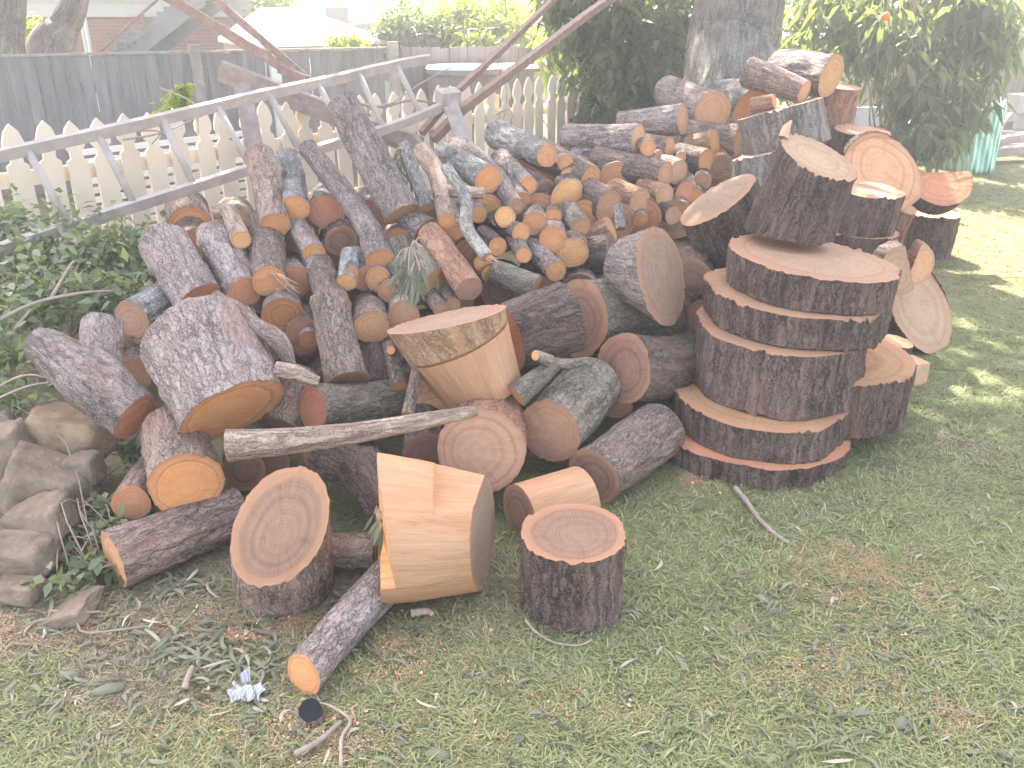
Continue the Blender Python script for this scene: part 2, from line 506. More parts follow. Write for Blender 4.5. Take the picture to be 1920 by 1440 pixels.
plain('stair_timber', (0.25, 0.26, 0.27), 0.8, 0.2, 8)
plain('fascia', (0.42, 0.30, 0.24), 0.8, 0.2, 8)
plain('dark_glass', (0.12, 0.12, 0.13), 0.3, 0.1, 4)
plain('rock', (0.235, 0.175, 0.13), 0.95, 0.55, 12, (1, 1, 1), 1.0, 0.1, 0.03)
plain('rock_ochre', (0.34, 0.235, 0.15), 0.95, 0.6, 10, (1, 1, 1), 1.0, 0.1, 0.03)
plain('mint_cloth', (0.42, 0.64, 0.54), 0.8, 0.1, 20)
plain('corrugated_cream', (0.46, 0.40, 0.32), 0.6, 0.08, 5)
plain('corrugated_blue', (0.30, 0.36, 0.40), 0.6, 0.1, 5)
plain('tank_grey', (0.19, 0.165, 0.155), 0.6, 0.15, 8)
plain('tank_lid', (0.2, 0.21, 0.22), 0.5, 0.1, 8)
plain('block_grey', (0.38, 0.36, 0.35), 0.85, 0.15, 9)
plain('twig', (0.36, 0.27, 0.215), 0.85, 0.3, 40)
plain('dead_twig', (0.31, 0.245, 0.2), 0.85, 0.3, 40)
plain('painted_hole_shade', (0.015, 0.015, 0.017), 0.9, 0.3, 20)
plain('splinter', (0.62, 0.38, 0.26), 0.85, 0.3, 40)
plain('block_tan', (0.60, 0.38, 0.24), 0.85, 0.2, 20)
plain('sawdust', (0.50, 0.27, 0.16), 0.95, 0.3, 60)
plain('paper', (0.62, 0.63, 0.68), 0.6, 0.1, 30)
plain('orange_skin', (0.75, 0.16, 0.03), 0.4, 0.1, 10)
plain('stem_green', (0.14, 0.15, 0.07), 0.7, 0.2, 20)
leaf_mat('leaf_dark', (0.03, 0.05, 0.02), (0.10, 0.13, 0.06), (0.28, 0.40, 0.05), None, 0.4, 0.4)
leaf_mat('leaf_citrus', (0.035, 0.055, 0.022), (0.13, 0.155, 0.07), (0.30, 0.40, 0.06), (0.26, 0.20, 0.08), 0.38, 0.5)
leaf_mat('leaf_yellow', (0.14, 0.20, 0.025), (0.32, 0.38, 0.06), (0.6, 0.68, 0.06), None, 0.5, 0.5)
leaf_mat('leaf_creeper', (0.08, 0.11, 0.06), (0.23, 0.27, 0.16), (0.30, 0.40, 0.06), (0.30, 0.32, 0.08), 0.38, 0.38)
leaf_mat('leaf_gum', (0.085, 0.095, 0.055), (0.21, 0.21, 0.14), (0.25, 0.26, 0.12), (0.50, 0.43, 0.34), 0.6, 0.2)
leaf_mat('leaf_crown', (0.03, 0.05, 0.03), (0.08, 0.1, 0.06), (0.1, 0.14, 0.03), None, 0.5, 0.2)
leaf_mat('grass_blade', (0.17, 0.188, 0.085), (0.36, 0.368, 0.17), (0.38, 0.44, 0.10), (0.48, 0.40, 0.26), 0.6, 0.3)
leaf_mat('grass_dry', (0.21, 0.175, 0.11), (0.41, 0.33, 0.225), (0.4, 0.32, 0.16), (0.55, 0.36, 0.24), 0.7, 0.25)

# ------------------------------------------------------------------ logs
SEED = [100]
def limb(parent, origin, pts, radii, bark, fN=None, bN=None, cutF='orange', cutB='orange', relief=1.0, lump=1.0,
         clip=None, notch=None, jagF=None, jagB=None, ds=None, bark_name='bark', flute=0.0, capF=True, capB=True):
    """one round limb as a bark part and its sawn faces, children of PARENT; points are world places, ORIGIN the thing's place"""
    SEED[0] += 1
    sd = SEED[0]
    pts = np.asarray(pts, dtype=float)
    radii = np.asarray(radii, dtype=float)
    rm = float(radii.max())
    L = float(np.sum(np.linalg.norm(np.diff(pts, axis=0), axis=1)))
    ds = ds or (0.006 if rm < 0.05 else 0.0075 if rm < 0.13 else 0.0095)
    m = int(np.clip(L / ds, 8, 110))
    n = int(np.clip(2 * math.pi * rm / ds, 18, 230))
    C = catmull(pts, m)
    R = np.interp(np.linspace(0, 1, m), np.linspace(0, 1, len(radii)), radii)
    fr = frames(C)
    X = np.array([f[0] for f in fr]); Y = np.array([f[1] for f in fr]); T = np.array([f[2] for f in fr])
    th = np.linspace(0, 2 * math.pi, n, endpoint=False)
    c, s = np.cos(th), np.sin(th)
    sl = np.linspace(0, L, m)
    TH = np.zeros((m, n, 3))
    TH[..., 0] = c[None]; TH[..., 1] = s[None]; TH[..., 2] = sl[:, None] * 2.2
    low = fbm(TH * (0.85, 0.85, 1.0) + sd * 3.1, sd, 2) * 0.13 * lump
    if flute:
        FL = TH * (2.2, 2.2, 0.15) + sd
        low = low + flute * fbm(FL, sd + 5, 2)
    P = np.zeros((m, n, 3))
    P[..., 0] = c[None] * R[:, None]; P[..., 1] = s[None] * R[:, None]; P[..., 2] = sl[:, None] * 0.15
    f1 = 42.0 if rm < 0.1 else 32.0
    furrow = ridged(P * f1 + sd, sd + 9, 3)
    fine = vnoise(P * (120, 120, 160) + sd, sd + 3)
    amp = min(0.0078, 0.08 * rm) * relief
    endk = 1 - 0.72 * np.exp(-np.minimum(sl, L - sl) / 0.022)
    RR = R[:, None] * (1 + low) - amp * (np.clip(furrow, -0.3, 1) - 0.2) * endk[:, None] + amp * 0.28 * fine
    D = X[:, None] * c[None, :, None] + Y[:, None] * s[None, :, None]
    if clip is not None:
        cv, cd = np.asarray(clip[0], dtype=float), clip[1]
        q = D @ unit(cv)
        lim = np.where(q > 0.05, cd * R[:, None] / np.maximum(q, 0.05), 9)
        RR = np.minimum(RR, lim + 0.006 * fine)
    if notch is not None:      # flat cut of the upper side over the first part of the length: direction, height, from u0 to u1
        q = D @ unit(notch[0])
        k = sstep(notch[2], notch[3], np.linspace(0, 1, m))[:, None]
        RR = np.minimum(RR, np.where(q > 0.05, (notch[1] + 0.2 * k) / np.maximum(q, 0.05), 9))
    V = C[:, None] + D * RR[..., None]
    u = np.linspace(0, 1, m)
    def endshift(i, N, jag, sgn):
        d = (D * RR[..., None])[i]
        sh = np.zeros(n)
        if N is not None:
            N = unit(N)
            den = float(N @ T[i])
            if abs(den) < 0.2: den = math.copysign(0.2, den if den else 1)
            sh = -(d @ N) / den
        if jag is not None:
            sh = sh + sgn * jag(D[i], sd)
        return np.clip(sh, -1.3 * L, 1.3 * L)
    sF = endshift(0, fN, jagF, -1.0)
    sB = endshift(m - 1, bN, jagB, 1.0)
    rag = fbm(D[0] * rm * 75 + sd, sd + 21, 3) * (0.5 + np.clip(fbm(D[0] * 2.3 + sd, sd + 4, 2) * 2, -0.4, 1.2)) * min(0.011, 0.09 * rm) * min(1.3, relief)
    ue = np.exp(-sl / 0.012)
    shift = sF[None] * (1 - u)[:, None] ** 1.3 + sB[None] * u[:, None] ** 1.3
    flat = V + T[:, None] * shift[..., None]
    shift = shift - ue[:, None] * rag[None] + ue[::-1][:, None] * rag[None]
    V = V + T[:, None] * shift[..., None]
    bco = np.zeros((m, n, 3))
    bco[..., 0] = c[None] * rm; bco[..., 1] = s[None] * rm; bco[..., 2] = sl[:, None] + shift
    idx = np.arange(m * n).reshape(m, n)
    a = idx[:-1]; b = idx[1:]
    F = np.stack([a, np.roll(a, -1, 1), np.roll(b, -1, 1), b], -1).reshape(-1, 4)
    bo = mesh(bark_name, (V - origin).reshape(-1, 3), F, M[bark], parent, {'bco': bco.reshape(-1, 3)})
    def face(i, cut, N, flip):
        rim = flat[i]
        ctr = rim.mean(0)
        rad = float(np.linalg.norm(rim - ctr, axis=1).mean())
        off = RNG.normal(0, 0.13, 2) * rad
        pith = ctr + X[i] * off[0] + Y[i] * off[1]
        rrad = np.linalg.norm(rim - pith, axis=1)
        fft = np.fft.rfft(rrad); fft[4:] = 0
        ratio = rrad / np.fft.irfft(fft, n)
        nn = unit(np.cross(rim[n // 4] - ctr, rim[0] - ctr)) * (1 if flip else -1)
        if np.dot(nn, T[i]) * (1 if i else -1) < 0: nn = -nn
        step = max(1, n // 64)
        rr = [0.0, 0.2, 0.4, 0.6, 0.8, 0.93, 1.0]
        VV, A, FF, Q = [pith + 0 * nn], [(0, 0, 0)], [], [0.0]
        for k, q in enumerate(rr[1:]):
            ring = pith * (1 - q) + (rim if q < 0.99 else V[i]) * q
            rough = vnoise(ring * 55 + sd, sd) * 0.0018 * (q < 0.99)
            VV.append(ring + nn * rough[:, None])
            A.append(np.stack([c * q * ratio, s * q * ratio, 0 * c], -1))
            Q += [q] * n
        Vf = np.vstack(VV); Af = np.vstack([np.asarray(q).reshape(-1, 3) for q in A])
        for j in range(n):
            FF.append((0, 1 + j, 1 + (j + 1) % n))
        for k in range(len(rr) - 2):
            o0, o1 = 1 + k * n, 1 + (k + 1) * n
            for j in range(n):
                FF.append((o0 + j, o1 + j, o1 + (j + 1) % n, o0 + (j + 1) % n))
        if not flip: FF = [q[::-1] for q in FF]
        fo = mesh('cut_face', Vf - origin, FF, M['cut'], parent, {'fco': Af, 'fq': Q, 'frad': np.full(len(Vf), rad)})
        col, al = CUT[cut]
        kb = RNG.uniform(0.88, 1.1); kh = RNG.uniform(-0.05, 0.05)
        fo.color = (col[0] * kb, col[1] * kb * (1 + kh), col[2] * kb * (1 + 1.6 * kh), al)
        return fo
    faces = []
    if capF: faces.append(face(0, cutF, fN, True))
    if capB: faces.append(face(m - 1, cutB, bN, False))
    return bo, faces

def solve_back(fx, fy, t, bx, by, asp, lmin=0.12, lmax=0.85):
    """the far end of a log whose round end at (fx, fy) is foreshortened to ASP and whose body runs towards (bx, by)"""
    cam0 = np.array((0, 0, CAMH))
    F = W(fx, fy, t) - cam0
    k0 = np.linalg.norm(F)
    r0, r1 = F / k0, unit(ray(bx, by))
    cph = float(np.clip(r0 @ r1, -1, 1)); sph = math.sqrt(max(1e-9, 1 - cph * cph))
    a = min(0.985, max(0.06, asp))
    Tn = math.sqrt(1 - a * a) / a
    den = Tn * cph - sph
    k = Tn * k0 / den if den > 1e-4 else k0 + lmax
    B = r1 * k
    d = B - F
    ln = np.linalg.norm(d)
    if ln > lmax: B = F + d / ln * lmax
    elif ln < lmin: B = F + d / ln * lmin
    return B + cam0

LOGGROUP = 'sawn logs of the woodpile'
PILE = []
def log(label, fx, fy, r, asp, bx=None, by=None, rb=None, mids=None, bark='bark_grey', cut='orange', dz=0.0, t=None, face=None,
        name='log', cat='log', group=LOGGROUP, relief=1.0, lump=1.0, lmax=0.85, arms=(), cutB=None, z=None, bz=None, N=None, **kw):
    """a log placed by its sawn end: centre, half of its long diameter and ASP, its foreshortening, then where its body runs"""
    t = (heap(fx, fy) if t is None else t) + dz
    if bx is None:
        bx, by = fx + RNG.uniform(-14, 6), fy - RNG.uniform(18, 40)
        lmax = min(lmax, 0.42)
    if z is not None: t = (z - CAMH) / ray(fx, fy)[2]
    F = W(fx, fy, t)
    B = solve_back(fx, fy, t, bx, by, asp, lmax=lmax) if bz is None else G(bx, by, bz)
    dpx = math.hypot(bx - fx, by - fy)
    if bz is None and dpx < 2.1 * r and r < 41 and face is None and N is None:
        # body hidden behind its own end: it runs back into the heap, the end is cut a little askew
        face = (r, min(asp, 0.97), math.degrees(math.atan2(-(fy - by), fx - bx)))
        rd = unit(ray(fx + (bx - fx) * 0.6, fy + (by - fy) * 0.6))
        B = F + unit(rd + (0, 0, 0.16)) * min(lmax, 0.42)
    rr = (r * 1.12 if r < 33 and z is None else r) * t / FPX
    pts, rad = [F], [rr]
    for (mx, my, mr) in (mids or ()):
        u = math.hypot(mx - fx, my - fy) / max(1, math.hypot(bx - fx, by - fy))
        k = (F * (1 - u) + B * u)
        tt = (k - np.array((0, 0, CAMH))) @ np.array((0, CP, -SP))
        pts.append(W(mx, my, tt)); rad.append(mr * tt / FPX)
    pts.append(B)
    rad.append(rr * (0.97 if rb is None else rb / r))
    fN = None
    if face is not None:
        fr_, fa, ang = face
        r0 = unit(F - np.array((0, 0, CAMH)))
        lat = unit(np.array((1.0, 0, 0)) * math.cos(math.radians(ang)) + np.array((0, SP, CP)) * math.sin(math.radians(ang)))
        lat = unit(lat - r0 * (lat @ r0))
        fN = fa * (-r0) + math.sqrt(1 - fa * fa) * lat
    if N is not None: fN = unit(N)
    th = thing(name, F, label, cat, group)
    limb(th, F, pts, rad, bark, fN=fN, cutF=cut, cutB=cutB or cut, relief=relief, lump=lump, **kw)
    for (ax, ay, au, ar, bx2, by2, br, dt, acut, *rest) in arms:
        base = pts[0] * (1 - au) + pts[-1] * au
        tb = (base - np.array((0, 0, CAMH))) @ np.array((0, CP, -SP))
        A0 = W(ax, ay, tb); A1 = W(bx2, by2, tb + dt)
        limb(th, F, [A1, A0], [br * tb / FPX, ar * tb / FPX], rest[0] if rest else bark, cutF=acut, cutB=acut, relief=relief, capB=False)
    PILE.append(th)
    return th, F, np.array(pts), np.array(rad)
def vertical(label, top, r, h, tilt=(0, 0), bark='bark_dark', cut='slice', name='wood_slice', cat='wood slice', lean=(0, 0), group=LOGGROUP,
             rb=None, topN=None, botN=None, **kw):
    """a round standing on its bark edge-up: centre of its top, radius, height, small tilt of the top towards +x and +y"""
    top = np.asarray(top, dtype=float)
    ax = unit((tilt[0] + lean[0], tilt[1] + lean[1], 1.0))
    bot = top - ax * h
    N = topN if topN is not None else unit((tilt[0], tilt[1], 1.0))
    th = thing(name, top, label, cat, group)
    kw.setdefault('relief', 1.5)
    limb(th, top, [top, bot], [r, (rb or r)], bark, fN=N, bN=unit(botN) if botN is not None else unit((tilt[0], tilt[1], 1.0)), cutF=cut, cutB=cut, **kw)
    return th
def splinters(th, origin, places, mat='splinter', name='splinters'):
    m = MB()
    for (p, d, ln, w) in places:
        p, d = np.asarray(p, dtype=float), unit(d)
        x = unit(np.cross(d, (0.3, 0.5, 0.8))); y = np.cross(d, x)
        V = [p + x * w, p + y * w * 0.6, p - x * w, p - y * w * 0.6, p + d * ln]
        m.add(V, [(0, 1, 4), (1, 2, 4), (2, 3, 4), (3, 0, 4), (3, 2, 1, 0)])
    V = np.concatenate(m.V) - origin
    return mesh(name, V, m.F, M[mat], th, smooth=False)

# ================================================================== THE SETTING
# ---- lawn soil: one sheet to the horizon
def lawn_mat():
    t = NT('lawn_soil')
    g = t.n('TexCoord').outputs['Object']
    n = t.noise(g, 1.3, 6, 0.6); n2 = t.noise(g, 30, 6, 0.7); n3 = t.noise(g, 4.5, 5, 0.6)
    col = t.ramp(n2, [(0.25, (0.085, 0.085, 0.04)), (0.5, (0.16, 0.155, 0.075)), (0.75, (0.27, 0.23, 0.13))])
    col = t.mix(t.math('MULTIPLY', t.ramp(n3, [(0.5, 0.0), (0.66, 1.0)]), 0.6), col, (0.28, 0.19, 0.12))
    col = t.mix(t.math('MULTIPLY', t.ramp(n, [(0.5, 0.0), (0.65, 1.0)]), 0.3), col, (0.12, 0.14, 0.06))
    M['lawn'] = t.done(col, 0.95, t.bump(n2, 0.8, 0.02), 0.1)
lawn_mat()
xs = np.concatenate([[-90, -40, -15], np.linspace(-6, 9, 90), [18, 45, 90]])
ys = np.concatenate([[-12, -3, 0], np.linspace(0.6, 13, 90), [25, 60, 120]])
XX, YY = np.meshgrid(xs, ys)
ZZ = 0.012 * fbm(np.stack([XX * 1.7, YY * 1.7, 0 * XX], -1), 4, 3) * (np.abs(XX) < 10) * (YY < 14)
gi = np.arange(XX.size).reshape(XX.shape)
tag(mesh('ground', np.stack([XX, YY, ZZ], -1), np.stack([gi[:-1, :-1], gi[:-1, 1:], gi[1:, 1:], gi[1:, :-1]], -1).reshape(-1, 4), M['lawn']), kind='structure')

# ---- picket fence
PA, PB = np.array((-2.62, 4.30)), np.array((0.95, 8.30))
PA = W(22, 247, 4.24)[:2]; PB = W(1065, 146, 7.35)[:2]
pd = unit(PB - PA); pn = np.array((pd[1], -pd[0]))      # pn: towards the camera side
if pn @ (-PA) < 0: pn = -pn
FL = float(np.linalg.norm(PB - PA))
fence = thing('picket_fence', (*PA, 0), 'cream painted picket fence with pointed tops running behind the woodpile', 'fence')
def picket_mesh():
    w, h, d = 0.052, 0.945, 0.009
    prof = [(-w, 0), (-w, h - .20), (-w * .58, h - .185), (-w * .58, h - .155), (-w, h - .125), (-w * .98, h - .09), (-w * .62, h - .035), (0, h),
            (w * .62, h - .035), (w * .98, h - .09), (w, h - .125), (w * .58, h - .155), (w * .58, h - .185), (w, h - .20), (w, 0)]
    n = len(prof)
    V = [(x, -d, z) for x, z in prof] + [(x, d, z) for x, z in prof]
    F = [(0, 14, 13, 1)]
    F = [(0, 1, 13, 14), (1, 2, 12, 13), (2, 3, 11, 12), (3, 4, 10, 11), (4, 5, 9, 10), (5, 6, 8, 9), (6, 7, 8)]
    F2 = [tuple(i + n for i in f[::-1]) for f in F]
    S = [(i, i + n, (i + 1) % n + n, (i + 1) % n) for i in range(n)]
    return V, F + F2 + S
V_, F_ = picket_mesh()
proto = None
ang = math.atan2(pd[1], pd[0])
s = -0.75; k = 0
while s < FL + 2.2:
    x, y = pd * s + pn * 0.03
    if proto is None:
        o = mesh('picket', V_, F_, M['cream_paint'], fence, smooth=False); proto = o
    else:
        o = proto.copy(); COL.objects.link(o); o.parent = fence
    o.location = (x, y, 0.02 + RNG.uniform(-.012, .012))
    o.rotation_euler = (RNG.uniform(-.012, .012), RNG.uniform(-.018, .018), ang)
    s += 0.146; k += 1
for z in (0.28, 0.70):
    m = MB(); m.bar((*(PA + pd * -0.8 - pn * 0.012), z), (*(PA + pd * (FL + 2.2) - pn * 0.012), z), 0.035, 0.075)
    m.build('rail', M['cream_paint'], fence)
for s in np.arange(-0.2, FL + 2.2, 1.9):
    m = MB(); c = PA + pd * s - pn * 0.08
    m.box((*c, 0.42), (*pd * 0.045, 0), (*pn * 0.045, 0), (0, 0, 0.43)); m.build('post', M['cream_paint'], fence)

# ---- slatted white panel leaning behind the left part of the picket fence
sl = thing('slatted_panel', (*(PA + pd * 0.4 - pn * 0.45), 0), 'white slatted panel seen in stripes through the left pickets', 'panel')
for i in range(12):
    m = MB(); z = 0.12 + i * 0.055
    m.bar((*(PA + pd * 0.5 - pn * 0.45), z), (*(PA + pd * 1.75 - pn * 0.45), z), 0.012, 0.034); m.build('slat', M['white_paint'], sl)
for s in (0.5, 1.1, 1.75):
    m = MB(); m.bar((*(PA + pd * s - pn * 0.47), 0.0), (*(PA + pd * s - pn * 0.47), 0.78), 0.04, 0.02, (*pn, 0)); m.build('frame', M['white_paint'], sl)

# ---- grey paling fences
def paling_fence(A, B, hA, hB, w, label, mat, capw=True, posts=()):
    A, B = np.asarray(A)[:2], np.asarray(B)[:2]
    d = unit(B - A); n = np.array((d[1], -d[0])); L = float(np.linalg.norm(B - A))
    root = thing('paling_fence', (*A, 0), label, 'fence')
    q = int(L / w)
    for i in range(q):
        s = (i + 0.5) * w; h = hA + (hB - hA) * s / L + RNG.uniform(-.012, .012)
        m = MB(); c = A + d * s + n * (0.006 * (i % 2))
        m.box((*c, h / 2), (*d * (w / 2 - 0.003), 0), (*n * 0.008, 0), (0, 0, h / 2)); m.build('paling', M[mat], root)
    for z in (0.25, 0.85):
        m = MB(); m.bar((*(A - n * 0.05), z), (*(B - n * 0.05), z), 0.05, 0.08); m.build('rail', M[mat], root)
    if capw:
        m = MB(); m.bar((*A, hA + 0.012), (*B, hB + 0.012), 0.05, 0.02); m.build('capping', M['grey_timber'], root)
    for s, h, mt in posts:
        m = MB(); c = A + d * s + n * 0.055
        m.box((*c, h / 2), (*d * 0.045, 0), (*n * 0.04, 0), (0, 0, h / 2)); m.build('post', M[mt], root)
A = W(-75, 109, 6.9); B = W(736, 92, 8.5); C2 = W(1015, 88, 9.6)
LAB = float(np.linalg.norm((B - A)[:2]))
paling_fence(A, B, A[2], B[2], 0.105, 'tall dark grey paling fence behind the left half of the picket fence', 'paling',
             posts=[(float(np.linalg.norm((W(366, 100, 7.6) - A)[:2])), 1.18, 'grey_timber'), (float(np.linalg.norm((W(512, 100, 7.95) - A)[:2])), 1.08, 'white_paint'), (LAB - 0.02, 1.17, 'grey_timber')])
paling_fence(B + (0.08, 0.03, 0), C2, B[2] + .01, C2[2], 0.115, 'browner paling fence with gaps running right behind the grey bin', 'paling_brown', capw=False)

# ---- houses
def brick_mat():
    t = NT('brick_base')
    g = t.n('TexCoord').outputs['Object']
    b = t.n('TexBrick')
    b.inputs['Color1'].default_value = (0.42, 0.22, 0.15, 1); b.inputs['Color2'].default_value = (0.34, 0.19, 0.14, 1)
    b.inputs['Mortar'].default_value = (0.42, 0.36, 0.32, 1)
    b.inputs['Scale'].default_value = 4.5; b.inputs['Mortar Size'].default_value = 0.015
    r = t.n('Mapping'); r.inputs['Rotation'].default_value = (math.radians(90), 0, 0)
    t.l(g, r.inputs[0]); t.l(r.outputs[0], b.inputs['Vector'])
    M['brick_base'] = t.done(b.outputs['Color'], 0.9)
brick_mat()
def wall_boards(root, A, B, z0, z1, bh, mat):
    A, B = np.asarray(A)[:2], np.asarray(B)[:2]
    d = unit(B - A); n = np.array((d[1], -d[0]))
    z = z0
    while z < z1:
        m = MB(); c = (A + B) / 2
        V = [(*(A + n * 0.03), z), (*(B + n * 0.03), z), (*(B + n * 0.005), z + bh), (*(A + n * 0.005), z + bh), (*(A - n * .1), z), (*(B - n * .1), z), (*(B - n * .1), z + bh), (*(A - n * .1), z + bh)]
        m.add(V, [(0, 1, 2, 3), (0, 4, 5, 1), (3, 2, 6, 7), (0, 3, 7, 4), (1, 5, 6, 2), (4, 7, 6, 5)])
        m.build('weatherboard', M[mat], root); z += bh
hz0 = W(200, 32, 13.0)[2]
hA, hB = W(-190, 32, 13.0), W(478, 30, 13.4)
hl = thing('house', (*hA[:2], 0), 'raised weatherboard house on brick base with outside stairs, at far left', 'house')
wall_boards(hl, hA, hB, hz0, 4.4, 0.22, 'clapboard')
d_ = unit((hB - hA)[:2]); n_ = np.array((d_[1], -d_[0]))
m = MB(); c = (hA + hB)[:2] / 2 - n_ * 0.05
m.box((*c, hz0 / 2), (*((hB - hA)[:2] / 2), 0), (*(n_ * 0.05), 0), (0, 0, hz0 / 2)); m.build('brick_wall', M['brick_base'], hl)
m = MB(); ra, rb_ = hA[:2] + n_ * 0.5, hB[:2] + n_ * 0.5; rc, rd = hB[:2] - n_ * 6, hA[:2] - n_ * 6
m.add([(*ra, 4.4), (*rb_, 4.4), (*((rb_ + rc) / 2), 6.2), (*((ra + rd) / 2), 6.2), (*rc, 4.4), (*rd, 4.4)], [(0, 1, 2, 3), (3, 2, 4, 5), (0, 3, 5), (1, 4, 2), (0, 5, 4, 1)])
m.build('roof', M['corrugated_blue'], hl)
for k in (156, 163):
    m = MB(); p = W(k, 60, 12.8); m.tube([(p[0], p[1], 0), (p[0], p[1], hz0)], 0.03, 8); m.build('downpipe', M['white_paint'], hl)
# stairs: from the ground up to the right
sA, sB = W(215, 108, 12.2), W(352, 12, 12.2)
st = thing('stairs', (sA[0], sA[1], 0), 'grey timber outside stairs with thin handrail at the left house', 'stairs')
for off in (0, 1.0):
    m = MB(); m.bar(sA + (-0.5, off, -0.4), sB + (0.2, off, 0.14), 0.05, 0.26); m.build('stringer', M['stair_timber'], st)
for i in range(11):
    p = sA + (np.array(sB) - sA) * (i + 0.5) / 10.5 + np.array((0, 0.5, 0.10))
    m = MB(); m.box(p, (0.13, 0, 0), (0, 0.5, 0), (0, 0, 0.02)); m.build('tread', M['stair_timber'], st)
m = MB(); m.tube([W(186, 98, 12.1), W(292, 2, 12.1), W(330, -32, 12.1)], 0.022, 6)
for px, p0, p1 in ((217, 70, 96), (267, 25, 55)):
    m.tube([W(px, p0, 12.1), W(px + 2, p1, 12.1)], 0.018, 6)
m.build('handrail', M['rust_steel'], st)
# carport with sunlit white roof
cp = thing('carport', (*W(560, 82, 10.3)[:2], 0), 'low carport with bright white sheet roof behind the paling fence', 'carport')
e0, e1, e2 = W(408, 70, 10.4), W(478, 81, 10.0), W(728, 74, 10.4)
r0_, r1_ = W(486, 15, 12.6), W(562, 13, 12.9)
m = MB()
top = [e0, e1, e2, r1_, r0_]
V = [q for q in top] + [np.array(q) - (0, 0, 0.05) for q in top]
m.add(V, [(0, 1, 4), (1, 2, 3, 4), (9, 6, 5), (9, 8, 7, 6), (0, 5, 6, 1), (1, 6, 7, 2), (2, 7, 8, 3), (3, 8, 9, 4), (4, 9, 5, 0)])
m.build('roof_sheet', M['white_roof'], cp)
m = MB(); m.bar(e1 + (0.05, 0.12, -0.12), e2 + (-0.1, 0.12, -0.12), 0.04, 0.14); m.bar(e0 + (0.05, 0.08, -0.12), e1 + (0.02, 0.12, -0.12), 0.04, 0.14); m.build('fascia', M['fascia'], cp)
for q in (e1 + (0.1, 0.4, 0), e2 + (-0.3, 0.3, 0), r0_ + (0.2, -0.5, 0), r1_ + (-0.2, -0.4, 0)):
    m = MB(); m.box((q[0], q[1], (q[2] - 0.06) / 2), (0.05, 0, 0), (0, 0.05, 0), (0, 0, (q[2] - 0.06) / 2)); m.build('post', M['white_paint'], cp)
# house on the right of the carport
gA, gM, gB = W(588, 28, 17.5), W(858, 46, 17.0), W(1120, 46, 18.5)
hr = thing('house', (*gA[:2], 0), 'pale pinkish weatherboard house in the middle distance behind the dark shrub', 'house')
wall_boards(hr, gA, gM, W(700, 30, 17.2)[2], 4.6, 0.2, 'clapboard_pink')
wall_boards(hr, gM + (0.05, 0.1, 0), gB, W(900, 48, 17.2)[2], 4.6, 0.2, 'clapboard_pink')
for a_, b_ in ((gA, gM), (gM, gB)):
    c = (a_ + b_)[:2] / 2; h = 0.62; d_ = (b_ - a_)[:2] / 2; nn = unit(np.array((d_[1], -d_[0])))
    m = MB(); m.box((*(c - nn * 0.1), h), (*d_, 0), (*(nn * 0.05), 0), (0, 0, h)); m.build('base_wall', M['block_grey'], hr)
m = MB(); q = W(632, 26, 17.3); m.box(q, (0.22, 0, 0), (0, 0.04, 0), (0, 0, 0.11)); wf = m.build('window', M['dark_glass'], hr)
for px in (664, 858, 914):
    p = W(px, 30, 16.95); m = MB(); m.box((p[0], p[1], 2.3), (0.04, 0, 0), (0, 0.04, 0), (0, 0, 2.3)); m.build('corner_post', M['white_paint'], hr)
m = MB(); m.add([(*gA[:2], 4.6), (*gM[:2], 4.6), (*gB[:2], 4.6), (gB[0], gB[1] + 4, 6), (gA[0], gA[1] + 4, 6)], [(0, 1, 2, 3, 4)]); m.build('roof', M['corrugated_blue'], hr)
# corrugated sheets
def corrugated(root, name, A, B, z0A, z0B, z1A, z1B, mat, pitch=0.076, amp=0.012, parent=None):
    A, B = np.asarray(A)[:2], np.asarray(B)[:2]
    L = float(np.linalg.norm(B - A)); n = max(8, int(L / pitch * 6)); d = (B - A) / L; nn = np.array((d[1], -d[0]))
    V, F = [], []
    for i in range(n + 1):
        s = L * i / n; o = amp * math.sin(2 * math.pi * s / pitch); p = A + d * s + nn * o; u = i / n
        V += [(*p, z0A + (z0B - z0A) * u), (*p, z1A + (z1B - z1A) * u)]
    F = [(2 * i, 2 * i + 2, 2 * i + 3, 2 * i + 1) for i in range(n)]
    V = np.array(V)
    if parent is not None: V = V - np.array(parent.location)
    o = mesh(name, V, F, M[mat], parent)
    md = o.modifiers.new('thickness', 'SOLIDIFY'); md.thickness = 0.004
    return o
shd = thing('shed', (*W(668, 62, 14)[:2], 0), 'blue grey corrugated shed top left of the dark shrub', 'shed')
a_, b_ = W(664, 60, 14.0), W(748, 60, 14.0)
corrugated(None, 'wall_sheet', a_, b_, 0.0, 0.0, W(700, 44, 14)[2], W(700, 44, 14)[2], 'corrugated_blue', 0.15, 0.03, shd)
c_, d_ = W(662, 42, 13.9), W(752, 42, 13.9)
m = MB(); m.add([c_, d_, d_ + (0, 1.6, 0.16), c_ + (0, 1.6, 0.16), c_ - (0, 0, .04), d_ - (0, 0, .04), d_ + (0, 1.6, 0.12), c_ + (0, 1.6, 0.12)], [(0, 1, 2, 3), (4, 7, 6, 5), (0, 4, 5, 1), (1, 5, 6, 2), (2, 6, 7, 3), (3, 7, 4, 0)]); m.build('roof', M['corrugated_blue'], shd)
